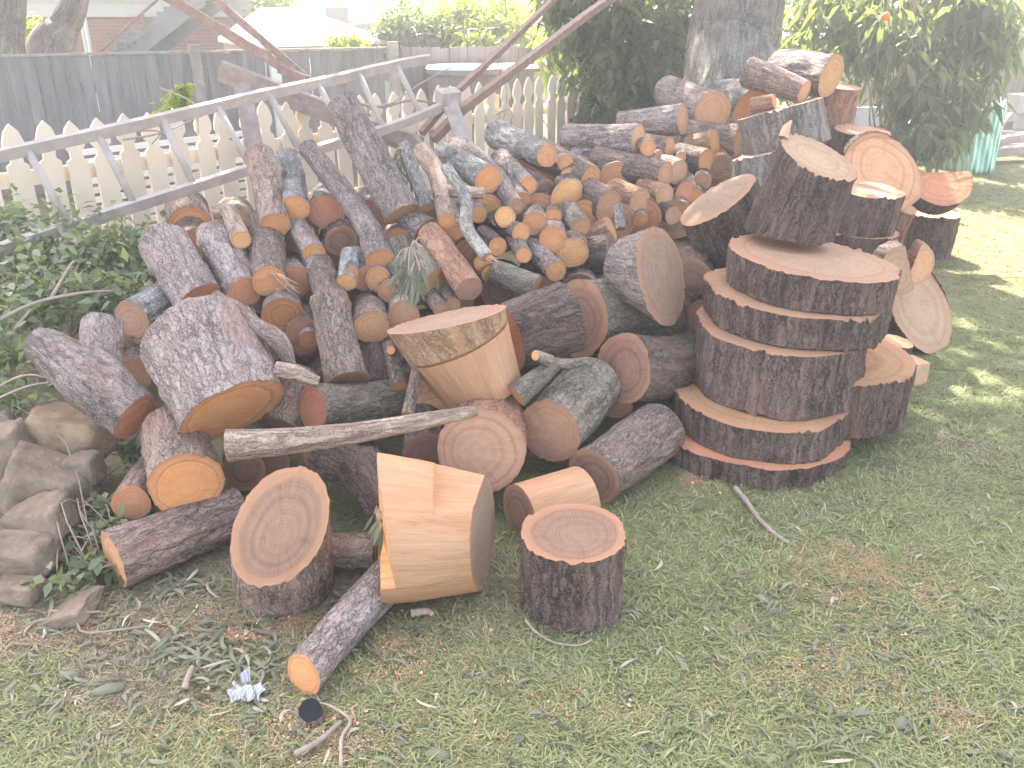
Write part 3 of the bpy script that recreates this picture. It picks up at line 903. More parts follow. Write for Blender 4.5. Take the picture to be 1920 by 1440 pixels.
# grey corrugated bin with flat pale lid
tk = thing('rainwater_tank', (*W(868, 150, 8.3)[:2], 0), 'low ribbed grey tank with bright flat lid behind the pickets', 'tank')
tc = W(868, 150, 8.55)[:2]; R_ = 0.33
V, F = [], []
n = 144
zt = W(868, 134, 8.3)[2]
for i in range(n):
    a = 2 * math.pi * i / n; r = R_ + 0.012 * math.sin(i * 2 * math.pi / 4)
    V += [(tc[0] + r * math.cos(a), tc[1] + r * math.sin(a), 0.0), (tc[0] + r * math.cos(a), tc[1] + r * math.sin(a), zt)]
F = [(2 * i, 2 * ((i + 1) % n), 2 * ((i + 1) % n) + 1, 2 * i + 1) for i in range(n)]
mesh('ribbed_side', np.array(V) - np.array(tk.location), F, M['tank_grey'], tk)
m = MB(); m.tube([(*tc, zt - 0.03), (*tc, zt + 0.015)], R_ + 0.03, 40); m.build('rim', M['tank_lid'], tk)
m = MB(); m.tube([(*tc, zt + 0.0152), (*tc, zt + 0.04)], [R_ + 0.035, R_ + 0.02], 40); m.build('lid', M['white_paint'], tk)
m = MB(); q = W(945, 124, 9.0); m.box(q, (0.26, 0.1, 0), (-0.1, 0.25, 0), (0, 0, 0.015)); m.box(q - (0, 0, q[2] / 2 + .01), (0.03, 0, 0), (0, 0.03, 0), (0, 0, q[2] / 2 - 0.008))
tag(m.build('garden_table', M['white_paint']), 'white table top catching the sun between grey tank and bushes', 'table')

# ---- right background
wallR = thing('shed', (*W(1600, 240, 12)[:2], 0), 'cream corrugated iron shed wall behind the citrus tree', 'shed')
a_, b_ = W(1560, 250, 11.6), W(2010, 232, 12.4)
corrugated(None, 'wall_sheet', a_, b_, 0.25, 0.25, 2.7, 2.7, 'corrugated_cream', 0.085, 0.016, wallR)
m = MB(); m.add([a_ * (1, 1, 0) + (0, -.2, 2.7), b_ * (1, 1, 0) + (0.2, -.2, 2.7), b_ * (1, 1, 0) + (0.2, 4, 3.3), a_ * (1, 1, 0) + (0, 4, 3.3)], [(0, 1, 2, 3)]); m.build('roof', M['corrugated_cream'], wallR)
m = MB(); m.bar((*a_[:2], 0.12), (*b_[:2], 0.12), 0.1, 0.24); m.build('base_wall', M['block_grey'], wallR)
bw = thing('block_wall', (*W(1890, 250, 9.6)[:2], 0), 'low grey block wall at the right edge beyond the lawn', 'wall')
a_, b_ = W(1884, 250, 9.7), W(2080, 250, 10.2); d_ = unit((b_ - a_)[:2])
for r in range(3):
    for i in range(4):
        m = MB(); c = a_[:2] + d_ * (0.2 + 0.4 * i + (0.2 if r % 2 else 0)); m.box((*c, 0.1 + r * 0.2), (*d_ * 0.195, 0), (d_[1] * -0.1, d_[0] * 0.1, 0), (0, 0, 0.096)); m.build('block', M['block_grey'], bw)
for i, (p, q, w, h, lb) in enumerate(((W(1858, 268, 9.0), W(1990, 240, 9.2), 0.10, 0.07, 'upper grey plank stacked at the right edge of the lawn'), (W(1850, 288, 8.9), W(1990, 268, 9.0), 0.14, 0.08, 'lower grey plank stacked at the right edge of the lawn'),
                             (W(1866, 248, 8.8), W(1893, 215, 9.2), 0.04, 0.04, 'thin batten leaning on the plank stack'))):
    m = MB(); m.bar(p, q, w, h); tag(m.build('plank', M['old_timber']), lb, 'plank')
m = MB(); c = G(1900, 292); m.box(c + np.array((0.2, 0, 0.06)), (0.22, 0, 0), (0, 0.1, 0), (0, 0, 0.06)); tag(m.build('sleeper', M['block_grey']), 'pale block under the plank stack at the right edge', 'block')
# mint shade cloth round a garden bed
sc = thing('shade_cloth_guard', G(1760, 322), 'mint green shade cloth on stakes around a plant under the citrus tree', 'plant guard')
def cloth(pts, h, name):
    V, F = [], []
    P = catmull(pts, 70)
    for i, p in enumerate(P):
        for k in range(12):
            z = h * k / 11
            o = 0.018 * math.sin(i * 1.1 + k * 0.25) + 0.015 * math.sin(i * 0.37 + k)
            V.append((p[0] + o * 0.5, p[1] + o, z * (1 + 0.04 * math.sin(i * 0.5))))
    F = [(i * 12 + k, (i + 1) * 12 + k, (i + 1) * 12 + k + 1, i * 12 + k + 1) for i in range(69) for k in range(11)]
    o = mesh(name, np.array(V) - np.array(sc.location), F, M['mint_cloth'], sc)
    md = o.modifiers.new('thickness', 'SOLIDIFY'); md.thickness = 0.003
gA_, gB_, gC_, gD_ = G(1668, 300), G(1812, 328), G(1862, 322), G(1850, 300)
cloth([gA_, (gA_ + gB_) / 2, gB_], 0.42, 'low_cloth')
cloth([gB_ + (0.004, 0.01, 0), gC_, gD_], 0.62, 'tall_cloth')
cloth([G(1662, 296), G(1672, 285), G(1700, 282)], 0.46, 'side_cloth')
for q, h in ((gA_, .5), (gB_, .64), (gC_, .66), (gD_, .6)):
    m = MB(); m.tube([q + (0, 0.02, 0), q + (0, 0.02, h)], 0.012, 6); m.build('stake', M['grey_timber'], sc)

# ---- standing trees
def trunk(root, pts, rad, mat, name='trunk', flute=0.05, relief=2.0):
    o = np.array(root.location)
    limb(root, o, pts, rad, mat, relief=relief, flute=flute, lump=0.5, capF=False, capB=False, bark_name=name, ds=0.022)
g0, g1 = W(1366, 160, 6.4), W(1386, 0, 6.55)
ax = (g1 - g0) / (g1 - g0)[2]
base = g0 - ax * g0[2]
gum = thing('gum_tree', base, 'big standing gum tree with ridged grey trunk behind the pile', 'tree')
trunk(gum, [base - (0, 0, 0.1), base + ax * 0.35, g0, g1, g1 + (0.25, 0.15, 2.2), g1 + (0.4, 0.5, 4.4)], [0.40, 0.37, 0.335, 0.335, 0.28, 0.14], 'bark_standing')
for (dx, dy, dz) in ((-2.1, -0.8, 2.4), (1.8, -1.6, 2.7), (0.4, 2.0, 2.6), (-0.6, -2.4, 3.2)):
    s0 = g1 + (0.25, 0.15, 1.6 + 0.3 * abs(dx)); trunk(gum, [s0, s0 + (dx * .5, dy * .5, dz * .6), s0 + (dx, dy, dz)], [0.14, 0.09, 0.04], 'bark_standing', 'limb')
t1 = thing('tree', (*W(15, 100, 8.9)[:2], 0), 'smooth twin trunked tree at the top left corner, upright trunk', 'tree')
b_ = W(20, 104, 8.9)
trunk(t1, [(b_[0] + .05, b_[1], 0), b_, W(24, 0, 8.9), W(40, -250, 9.0)], [0.20, 0.155, 0.13, 0.1], 'bark_weathered', flute=0.02, relief=0.6)
trunk(t1, [W(-6, 90, 8.8), W(-8, 0, 8.8), W(-30, -200, 8.8)], [0.10, 0.13, 0.1], 'bark_weathered', 'limb', flute=0.02, relief=0.6)
t2 = thing('tree', (*W(90, 104, 9.4)[:2], 0), 'leaning tree with thick sloping trunk behind the paling fence', 'tree')
b_ = W(92, 108, 9.4)
trunk(t2, [(b_[0] - .25, b_[1], 0), b_, W(118, 52, 9.4), W(142, 0, 9.4), W(175, -160, 9.5)], [0.30, 0.25, 0.17, 0.13, 0.11], 'bark_weathered', flute=0.02, relief=0.6)
for tr, pp in ((t1, W(40, -250, 9.0)), (t2, W(175, -160, 9.5))):
    trunk(tr, [pp - (0, 0, 0.3), pp + (-.6, .3, 1.2)], [0.08, 0.03], 'bark_weathered', 'limb'); trunk(tr, [pp - (0, 0, 0.3), pp + (.7, .4, 1.3)], [0.08, 0.03], 'bark_weathered', 'limb')

# ---- foliage
def leaf_cloud(clumps, per, size, width, droop=0.35, seed=1, fold=0.18, spread=None):
    """vertices, quads and random value for PER leaves in each clump (centre, radius)"""
    rg = np.random.default_rng(seed)
    c = np.array([q[0] for q in clumps], dtype=float); r = np.array([q[1] for q in clumps], dtype=float)
    n = len(c) * per
    ci = np.repeat(np.arange(len(c)), per)
    p = c[ci] + rg.normal(0, 0.5, (n, 3)) * r[ci][:, None]
    d = rg.normal(0, 1, (n, 3)); d[:, 2] = d[:, 2] * 0.6 - droop * 1.6
    d /= np.linalg.norm(d, axis=1)[:, None]
    up = rg.normal(0, 0.55, (n, 3)) + (0, 0, 1)
    x = np.cross(d, up); x /= np.linalg.norm(x, axis=1)[:, None] + 1e-9
    nz = np.cross(x, d)
    L = size * rg.uniform(0.6, 1.25, n)[:, None]; w = width * rg.uniform(0.7, 1.2, n)[:, None]
    tip = p + d * L - np.array((0, 0, 1)) * L * droop * 0.25
    q1 = p + d * L * 0.42 + x * w / 2 + nz * w * fold; q2 = p + d * L * 0.42 - x * w / 2 + nz * w * fold
    mid = p + d * L * 0.45
    V = np.stack([p, q1, tip, q2, mid], 1).reshape(-1, 3)
    b = np.arange(n)[:, None] * 5
    F = np.concatenate([b + np.array((0, 1, 4)), b + np.array((1, 2, 4)), b + np.array((2, 3, 4)), b + np.array((3, 0, 4))], 0)
    return V, F, np.repeat(rg.uniform(0, 1, n), 5)
def foliage(root, clumps, per, size, width, mat, seed, droop=0.35, name='foliage', stems=0, stem_mat='twig', sr=0.012):
    V, F, lv = leaf_cloud(clumps, per, size, width, droop, seed)
    o = mesh(name, V - np.array(root.location), F, M[mat], root, {'lv': lv}, smooth=False)
    o['kind'] = 'stuff'
    if stems:
        m = MB(); rg = np.random.default_rng(seed + 3); base = np.array(root.location)
        for k in rg.choice(len(clumps), min(stems, len(clumps)), replace=False):
            cc = np.array(clumps[k][0]); b0 = base + (rg.uniform(-.08, .08), rg.uniform(-.08, .08), 0)
            mdl = (b0 + cc) / 2 + rg.normal(0, 0.06, 3) + (0, 0, 0.05)
            m.tube(catmull([b0, mdl, cc], 7), np.linspace(sr, sr / 3, 7), 5)
        m.build('stems', M[stem_mat], root)
    return o
def blob(cx, cy, cz, rx, ry, rz, n, r, seed, shell=0.55):
    rg = np.random.default_rng(seed)
    v = rg.normal(0, 1, (n, 3)); v /= np.linalg.norm(v, axis=1)[:, None]
    q = rg.uniform(shell, 1.0, n)[:, None]
    P = v * q * (rx, ry, rz) * (1 + 0.25 * fbm(v * 1.7 + seed, seed, 2))[:, None] + (cx, cy, cz)
    return [(p, r * rg.uniform(.7, 1.3)) for p in P if p[2] > 0.05]
# crowns, above the picture; they throw the shade
gt = g1 + (0.3, 0.2, 0)
cl = blob(gt[0] - 1.4, 7.0, 6.0, 3.0, 2.1, 1.1, 230, 0.6, 5, 0.1) + blob(gt[0] - 4.4, 6.9, 5.8, 2.8, 2.0, 1.0, 190, 0.6, 15, 0.1) + blob(gt[0] + 1.4, 6.6, 6.1, 2.4, 2.2, 1.0, 150, 0.6, 16, 0.1)
cl += blob(gt[0] - 3.2, 10.3, 6.0, 2.3, 2.0, 0.9, 150, 0.55, 17, 0.1) + blob(gt[0] - 5.8, 9.6, 5.8, 2.2, 2.2, 0.9, 130, 0.55, 18, 0.1)
cl = [q for q in cl if ((q[0][0] + (q[0][2] - 6) * .226 + 1.5) / 2.3) ** 2 + ((q[0][1] - (q[0][2] - 6) * .904 - 9.15) / 1.05) ** 2 > 1 or RNG.uniform() < 0.12]
foliage(gum, cl, 70, 0.27, 0.085, 'leaf_crown', 6, 0.5, 'crown')
for i, (tr, px, py) in enumerate(((t1, 0, -200), (t2, 190, -150))):
    p = W(px, py, 9.2); cl = blob(p[0], p[1], p[2] + 1.6, 1.6, 1.5, 1.1, 80, 0.5, 40 + i, 0.2)
    foliage(tr, cl, 60, 0.2, 0.06, 'leaf_crown', 44 + i, 0.4, 'crown')

def bush(name, label, cat, px, py, t, clumps, per, size, width, mat, seed, droop=0.35, stems=8, sr=0.012):
    p = W(px, py, t)
    r = thing(name, (p[0], p[1], 0), label, cat)
    foliage(r, clumps, per, size, width, mat, seed, droop, stems=stems, sr=sr)
    return r
def wblob(px, py, t, rx, ry, rz, n, r, seed, shell=0.5):
    p = W(px, py, t); return blob(p[0], p[1], p[2], rx, ry, rz, n, r, seed, shell)
bush('shrub', 'dark round shrub behind the paling fence beside the pale house', 'shrub', 770, 80, 10.6, wblob(768, 62, 10.6, 0.50, 0.4, 0.34, 60, 0.13, 21) + wblob(770, 100, 10.6, 0.5, 0.4, 0.4, 40, 0.14, 22), 60, 0.09, 0.035, 'leaf_dark', 3)
bush('shrub', 'sunlit yellow green bush left of the upper steel rail', 'shrub', 900, 90, 10.9, wblob(905, 52, 10.9, 0.62, 0.5, 0.42, 70, 0.17, 23) + wblob(950, 100, 10.6, 0.6, 0.4, 0.4, 50, 0.15, 24) + wblob(860, 40, 11.2, 0.3, .3, .35, 20, .12, 29), 42, 0.17, 0.045, 'leaf_yellow', 4)
bush('shrub', 'sunlit yellow plant glimpsed under the steel rails', 'shrub', 1075, 100, 9.6, wblob(1075, 96, 9.6, 0.42, 0.3, 0.28, 34, 0.13, 25), 40, 0.16, 0.04, 'leaf_yellow', 5)
bush('shrub', 'small lime green plant between the trees at top left', 'shrub', 58, 75, 9.9, wblob(58, 66, 9.9, 0.2, 0.2, 0.2, 14, 0.08, 26) + wblob(58, 100, 9.9, .15, .15, .2, 8, .07, 27), 30, 0.13, 0.035, 'leaf_yellow', 7)
bush('shrub', 'light green plant in front of the carport eave', 'shrub', 655, 80, 9.3, wblob(655, 78, 9.3, 0.26, 0.15, 0.07, 20, 0.06, 28) + wblob(655, 100, 9.3, 0.2, 0.15, 0.2, 10, 0.08, 30), 26, 0.08, 0.03, 'leaf_yellow', 8)
bush('shrub', 'yellowing plant at the top edge right of the left house', 'shrub', 520, 10, 13.2, wblob(522, 2, 13.2, .42, .3, .25, 26, .15, 31) + wblob(540, 60, 13.4, .3, .3, .5, 16, .15, 32), 30, 0.13, 0.04, 'leaf_yellow', 9)
bush('shrub', 'tall dark green hanging shrub left of the big gum tree', 'shrub', 1190, 160, 7.4,
     wblob(1190, 60, 7.5, 0.85, 0.5, 0.5, 120, 0.17, 33) + wblob(1180, 175, 7.3, 0.55, 0.4, 0.42, 75, 0.15, 34) + wblob(1110, 20, 7.3, 0.5, 0.4, 0.32, 50, 0.15, 36) + wblob(1200, 260, 7.2, 0.4, 0.3, 0.4, 30, 0.14, 37) + wblob(1230, -70, 7.6, 1.0, 0.6, 0.5, 60, 0.2, 38) + wblob(1285, 130, 7.6, .25, .4, .5, 30, .15, 39), 16, 0.16, 0.05, 'leaf_dark', 10, 0.6, 14)
cit = bush('citrus_tree', 'citrus tree with drooping dark leaves and one orange fruit at right', 'tree', 1690, 200, 7.9,
     wblob(1700, 30, 7.8, 1.05, 0.6, 0.42, 110, 0.16, 50) + wblob(1765, 175, 7.6, 0.46, 0.4, 0.34, 56, 0.12, 51) + wblob(1640, 110, 8.1, 0.3, 0.4, 0.25, 12, 0.12, 52) + wblob(1830, 90, 7.7, 0.36, 0.4, 0.5, 50, 0.13, 53) + wblob(1780, 10, 7.9, 0.7, 0.5, 0.3, 40, 0.15, 54)
     + wblob(1750, 262, 7.4, 0.22, 0.2, 0.13, 20, 0.09, 55) + wblob(1540, 40, 8.2, .45, .4, .5, 40, .16, 56), 11, 0.19, 0.06, 'leaf_citrus', 11, 0.75, 16)
q = W(1661, 31, 7.0); m = MB()
for i in range(1): m.tube([q + (0, 0, -0.034), q + (0, 0, -0.025), q + (0, 0, 0), q + (0, 0, 0.025), q + (0, 0, 0.034)], [0.008, 0.026, 0.036, 0.026, 0.008], 14)
m.build('fruit', M['orange_skin'], cit, smooth=True)
crb = np.array(cit.location)
m = MB(); m.tube(catmull([crb, crb + (0.03, 0, 0.5), crb + (-0.05, 0.03, 1.2), crb + (0, 0, 1.7)], 12), np.linspace(0.07, 0.03, 12), 8); m.build('trunk', M['twig'], cit)
bush('shrub', 'dense dark hedge foliage behind the gum trunk', 'shrub', 1500, 120, 9.0, wblob(1500, 40, 9.0, 0.9, 0.5, 0.7, 90, 0.2, 57) + wblob(1500, 130, 9.0, 0.3, 0.4, 0.4, 20, 0.2, 58), 24, 0.12, 0.045, 'leaf_dark', 12)
# creeper on the left, in front of the pickets
cr = []
for (px, py, t, rx, rz, n) in ((60, 470, 3.75, .42, .20, 46), (180, 480, 3.75, .30, .17, 40), (255, 470, 3.85, .14, .17, 22), (70, 560, 3.4, .36, .14, 40), (190, 560, 3.5, .20, .10, 22), (20, 420, 3.8, .14, .14, 12), (-60, 520, 3.5, .3, .3, 26), (20, 640, 3.15, .15, .12, 16), (0, 700, 3.05, .14, .1, 10)):
    cr += wblob(px, py, t, rx, 0.25, rz, n, 0.085, px + 700, 0.1)
bush('creeper', 'leafy creeper covering the pickets at far left under the ladder', 'creeper', 90, 620, 3.7, cr, 14, 0.058, 0.032, 'leaf_creeper', 13, 0.15, 30, 0.005)
wd = []
for (px, py, t, r, n) in ((250, 850, 2.95, .05, 5), (200, 960, 2.66, .06, 9), (150, 1040, 2.5, .06, 9), (60, 1090, 2.45, .07, 9), (185, 1075, 2.42, .05, 8), (120, 980, 2.6, .05, 5), (30, 760, 2.95, .05, 6), (215, 1000, 2.55, .05, 7), (110, 1110, 2.38, .06, 7), (20, 1140, 2.35, .06, 6)):
    wd += wblob(px, py, t, r * 1.6, r, r * 0.8, n, 0.035, px + py, 0.1)
bush('weed', 'low green weeds growing between the rocks and the soil log', 'weed', 160, 1060, 2.52, wd, 15, 0.05, 0.026, 'leaf_creeper', 14, 0.1, 24, 0.003)
vn = wblob(335, 190, 5.4, .05, .05, .07, 9, .05, 61) + wblob(345, 165, 5.4, .03, .03, .05, 5, .035, 62) + wblob(320, 205, 5.4, .09, .05, .03, 8, .04, 63)
bush('vine', 'thin vine with pale leaves climbing above the ladder rail', 'vine', 335, 230, 5.45, vn, 18, 0.06, 0.028, 'leaf_yellow', 15, 0.4, 5)

# ================================================================== THE WOODPILE
# ---- upper left fan of logs in front of the ladder
log('tallest log, leaning upright in front of the ladder, thick grey bark', 752, 402, 37, 0.30, 641, 192, 30, bark='bark_grey', cut='tan', dz=-0.12, lmax=0.75, relief=1.3)
log('long thin bent log running up beside the tall leaning log, round orange end', 712, 487, 25, 0.70, 569, 266, 19, mids=[(680, 410, 23)], dz=-0.10, lmax=0.8)
log('white lichen crusted log with round orange end below the ladder', 554, 391, 25, 0.9, 541, 300, 24, bark='bark_lichen_sun', dz=-0.12, lmax=0.5, relief=1.5)
log('short log with scraped red end face beside the lichen crusted log', 612, 397, 35, 0.93, 598, 330, 30, bark='bark_lichen_sun', cut='red', lmax=0.4)
log('log with knobbly forked top end under the lower ladder rail, orange oval end', 517, 423, 27, 0.74, 486, 292, 25, mids=[(506, 350, 31)], bark='bark_brown', dz=-0.09, lmax=0.6, relief=1.4,
    arms=[(500, 352, 0.5, 26, 520, 318, 20, 0.05, 'orange')])
t_, F_, P_, R_ = log('log with splintered broken rim around its orange end', 507, 530, 30, 0.88, 498, 420, 33, bark='bark_brown', dz=-0.06, lmax=0.6, relief=1.3)
splinters(t_, F_, [(F_ + np.array((0.02 + 0.045 * math.cos(a), -0.01, 0.03 * math.sin(a) + 0.01)), (0.8 + RNG.uniform(-.4, .3), -0.7, -0.6 + RNG.uniform(-.5, .7)), RNG.uniform(.05, .11), 0.005)
                   for a in np.linspace(-1.6, 1.9, 26)])
log('wide dark barked log with round rust red end left of the splintered log', 458, 549, 33, 0.9, 368, 385, 38, mids=[(418, 470, 41)], cut='rust', dz=0.0, lmax=0.62, relief=1.3)
log('thin crooked log with peeled strip and small yellow ringed end', 453, 450, 17, 0.93, 393, 372, 14, mids=[(432, 400, 15)], bark='bark_pale', cut='yellow', dz=-0.16, lmax=0.42)
log('thick furrowed log at left edge of the heap, orange face turned down', 372, 562, 45, 0.78, 308, 455, 48, bark='bark_grey', cut='rust', face=(46, 0.42, -50), dz=-0.04, lmax=0.5, relief=1.4)
log('log with half stripped bark and pale oval end beside the creeper', 247, 600, 38, 0.72, 318, 560, 40, bark='bark_lichen_sun', cut='pinkplain', lmax=0.4, dz=0.02)
log('short lichen backed log with cream faced end below the lichen crusted log', 589, 476, 21, 0.85, 551, 412, 19, cut='yellow', dz=-0.02, lmax=0.5)
log('small log with heart shaped orange end right of the splintered log', 592, 514, 16, 0.85, 580, 470, 16, lmax=0.4, dz=0.03)
log('rough broken log end deep between the fan of logs', 640, 452, 27, 0.9, 620, 420, 28, bark='bark_dark', cut='brown', lmax=0.35, dz=0.04, relief=2.0)
log('knotty stub standing over an orange face in the middle of the heap', 650, 530, 17, 0.8, 657, 478, 17, bark='bark_lichen_sun', cut='yellow', dz=-0.10, lmax=0.35, relief=2.0,
    arms=[(655, 500, 0.5, 14, 660, 512, 13, -0.08, 'dull')])
log('left one of two touching orange ends under the long thin log', 683, 522, 21, 0.9, 668, 480, cut='orange', lmax=0.45)
log('right one of two touching orange ends under the long thin log', 709, 524, 22, 0.95, 700, 484, cut='orange', lmax=0.45, dz=-0.02)
log('dull red end in shadow below the two touching orange ends', 736, 546, 23, 0.9, 730, 500, cut='rust', lmax=0.45, dz=0.04)
log('dark red log end behind the splinters', 552, 528, 30, 0.9, 548, 480, cut='rust', lmax=0.4, dz=0.06)
log('wide oval orange end under the splintered log', 531, 591, 40, 0.72, 515, 520, 38, cut='orange', dz=-0.02, lmax=0.5)
log('brownish end in the gap under the wide oval orange end', 566, 620, 26, 0.85, 560, 580, cut='dull', dz=0.05, lmax=0.4)
log('small red cut stub below the wide oval orange end', 580, 637, 17, 0.8, 574, 606, cut='rust', dz=0.02, lmax=0.3)
log('orange log with hanging bark edge above the long dark trunk', 628, 582, 27, 0.9, 596, 500, 29, bark='bark_brown', cut='tan', dz=-0.05, lmax=0.55)
log('long dark trunk running down through the middle of the heap', 652, 716, 42, 0.42, 614, 560, 36, bark='bark_brown', cut='brown', dz=-0.02, lmax=0.6, relief=1.3)
log('log with pointed drop shaped orange face beside the long dark trunk', 698, 614, 34, 0.82, 664, 552, 36, bark='bark_brown', cut='tan', dz=-0.10, lmax=0.5, relief=1.2)
log('round orange end directly left of the flat topped peeled block', 756, 594, 27, 0.93, 748, 552, cut='tan', dz=0.0, lmax=0.45)
log('slim upright trunk with a cut knot left of the peeled block', 748, 724, 15, 0.5, 731, 645, 13, bark='bark_brown', dz=-0.02, lmax=0.4,
    arms=[(738, 664, 0.7, 9, 733, 657, 8, -0.05, 'orange')])
log('thin dark stick standing against the lower corner of the peeled block', 764, 778, 11, 0.4, 784, 684, 10, bark='bark_brown', dz=-0.12, lmax=0.35, name='stick', cat='stick')
log('dark slanting log between the long dark trunk and the slim upright trunk', 705, 720, 22, 0.5, 690, 600, 24, bark='bark_dark', cut='brown', dz=0.12, lmax=0.5)

# ---- middle: below and right of the tall log
log('orange end tucked under the foot of the tall leaning log', 748, 453, 24, 0.8, 732, 420, 24, bark='bark_brown', dz=0.02, lmax=0.45)
log('long oval orange face tilted up right, below the pale thin lichen branch', 801, 438, 30, 0.62, 764, 412, 24, face=(30, 0.52, -40), cut='rust', dz=0.0, lmax=0.5)
log('pale lichen covered branch with broken knotty end beside the tall log', 801, 389, 13, 0.5, 757, 274, 14, mids=[(783, 340, 13)], bark='bark_lichen_sun', cut='dull', dz=-0.14, lmax=0.6, name='branch', cat='branch')
log('crooked reddish branch with a broken side arm, in front of the pile', 838, 414, 15, 0.88, 786, 268, 18, mids=[(828, 372, 15), (816, 322, 17)], bark='bark_pale', cut='orange', dz=-0.20, lmax=0.7, name='branch', cat='branch',
    arms=[(830, 358, 0.4, 13, 908, 362, 11, -0.02, 'dull')])
log('small round red end just below the crooked reddish branch', 854, 432, 16, 0.93, 836, 380, cut='rust', dz=-0.05, lmax=0.45)
t_, F_, P_, R_ = log('silvery twisted branch ending in pale splinters', 914, 482, 11, 0.5, 836, 312, 10, mids=[(876, 428, 13), (873, 374, 12)], bark='bark_lichen_sun', cut='red', dz=-0.22, lmax=0.75, name='branch', cat='branch')
splinters(t_, F_, [(F_ + np.array((RNG.uniform(-.012, .012), 0, RNG.uniform(-.01, .01))), (0.9, -0.3, -0.45 + RNG.uniform(-.25, .25)), RNG.uniform(.03, .07), 0.006) for k in range(9)])
log('thick grey log with large round orange end right of the crooked branch', 916, 336, 25, 0.85, 832, 291, 22, dz=-0.02, bark='bark_lichen_sun', cut='orange', lmax=0.6)
log('long log with torn bark running behind the thick grey log, pale pink end', 966, 387, 16, 0.9, 788, 248, 15, mids=[(925, 328, 19), (862, 275, 19)], cut='pinkplain', bark='bark_grey', dz=0.0, lmax=1.0)
log('log with dark ringed orange end right of the long torn log', 991, 348, 15, 0.9, 938, 300, 20, dz=0.0, lmax=0.6)
log('orange stub peeping out below the dark ringed end', 980, 374, 15, 0.8, 962, 340, cut='rust', dz=0.06, lmax=0.4)
log('sunlit topped log across the pile with a round orange end cut beside its stubs', 1025, 292, 19, 0.9, 912, 244, 27, mids=[(985, 276, 24)], bark='bark_lichen_sun', dz=-0.08, lmax=0.65, relief=1.6)
log('log with a twin lobed orange end and two side stubs in the upper pile', 1107, 336, 24, 0.6, 1000, 280, 26, bark='bark_brown', dz=-0.06, lmax=0.7, relief=1.3,
    arms=[(1052, 300, 0.5, 15, 1060, 306, 15, -0.12, 'orange'), (1058, 322, 0.5, 16, 1066, 330, 15, -0.12, 'yellow')])
log('tall oval yellow end hanging below the twin stubs', 1065, 366, 28, 0.55, 1008, 352, 26, cut='yellow', bark='bark_dark', dz=0.0, lmax=0.5)
log('dark barked log deep behind the tall oval yellow end', 1020, 362, 24, 0.7, 960, 330, 26, bark='bark_dark', cut='brown', dz=0.10, lmax=0.6)
log('large oval tan end facing half right, left of the small lichen stick', 1141, 386, 29, 0.64, 1080, 348, 26, bark='bark_brown', cut='tan', dz=-0.05, lmax=0.6)
log('oval tan end right of the small lichen stick', 1200, 380, 25, 0.62, 1150, 362, 26, bark='bark_red', cut='tan', dz=-0.02, lmax=0.6)
log('small grey lichen stick hanging between the two oval tan ends', 1164, 429, 8, 0.4, 1160, 392, 7, bark='bark_lichen_sun', cut='dull', dz=-0.12, lmax=0.2, name='stick', cat='stick')
log('little orange end under the right hand oval tan end', 1201, 412, 12, 0.7, 1190, 395, dz=0.02, lmax=0.4)
log('ringed oval end below the paired cut stubs', 1246, 367, 18, 0.78, 1205, 350, 18, bark='bark_red', cut='tan', dz=-0.02, lmax=0.6)
log('red rimmed end left of the oblique faced stump', 1287, 360, 18, 0.85, 1255, 340, 18, cut='rust', bark='bark_brown', dz=0.0, lmax=0.6)
log('dull brown end above the oblique faced stump', 1316, 341, 16, 0.9, 1290, 322, cut='dull', bark='bark_dark', dz=0.03, lmax=0.5)
log('left of the paired cut stubs, tall oval end', 1248, 327, 22, 0.5, 1120, 300, 26, bark='bark_brown', cut='tan', dz=-0.08, lmax=0.9)
log('right of the paired cut stubs, notched oval end', 1271, 324, 22, 0.62, 1200, 300, 22, bark='bark_brown', cut='tan', dz=-0.06, lmax=0.6)
log('long ridged log along the top of the pile with a forked cut end', 1197, 263, 25, 0.5, 1062, 258, 22, bark='bark_grey', cut='tan', dz=-0.05, lmax=0.9, relief=1.4,
    arms=[(1206, 272, 0.05, 15, 1216, 277, 15, -0.08, 'orange')])
log('long grey log lying below the ridged top log', 1235, 310, 27, 0.35, 1080, 298, 26, bark='bark_grey', cut='dull', dz=0.06, lmax=0.9, relief=1.3)
log('narrow oval end of the log lying on the ridged top log', 1280, 223, 26, 0.34, 1165, 232, 22, bark='bark_grey', cut='tan', dz=0.0, lmax=0.8)
log('slender leaf shaped end under the big drop shaped face', 1256, 281, 20, 0.38, 1180, 272, 22, bark='bark_brown', cut='yellow', dz=0.0, lmax=0.7)
log('tiny round orange end below the slender leaf shaped end', 1276, 296, 9, 0.9, 1262, 286, cut='orange', dz=-0.06, lmax=0.3)
log('big drop shaped tan face near the foot of the standing tree', 1337, 209, 37, 0.88, 1250, 172, 32, bark='bark_grey', cut='tan', dz=-0.05, lmax=0.7)
log('stretched orange face pointing up right beside the big drop shaped face', 1409, 190, 40, 0.8, 1345, 168, 22, face=(40, 0.36, -52), bark='bark_lichen_sun', cut='orange', dz=0.0, lmax=0.6)
log('brown log under the big drop shaped face with a bare end', 1384, 262, 25, 0.25, 1285, 252, 25, bark='bark_brown', cut='dull', dz=0.06, lmax=0.8)
log('thin curved slip of an end beside the bare brown log', 1340, 267, 23, 0.34, 1290, 275, 18, bark='bark_red', cut='yellow', dz=0.0, lmax=0.5)
log('oval orange end touching the thin curved slip', 1324, 301, 20, 0.58, 1270, 290, 20, bark='bark_brown', cut='orange', dz=0.0, lmax=0.6)
log('dark red log end in the gap left of the grey stumps', 1348, 312, 20, 0.8, 1310, 300, cut='brown', bark='bark_red', dz=0.08, lmax=0.5)
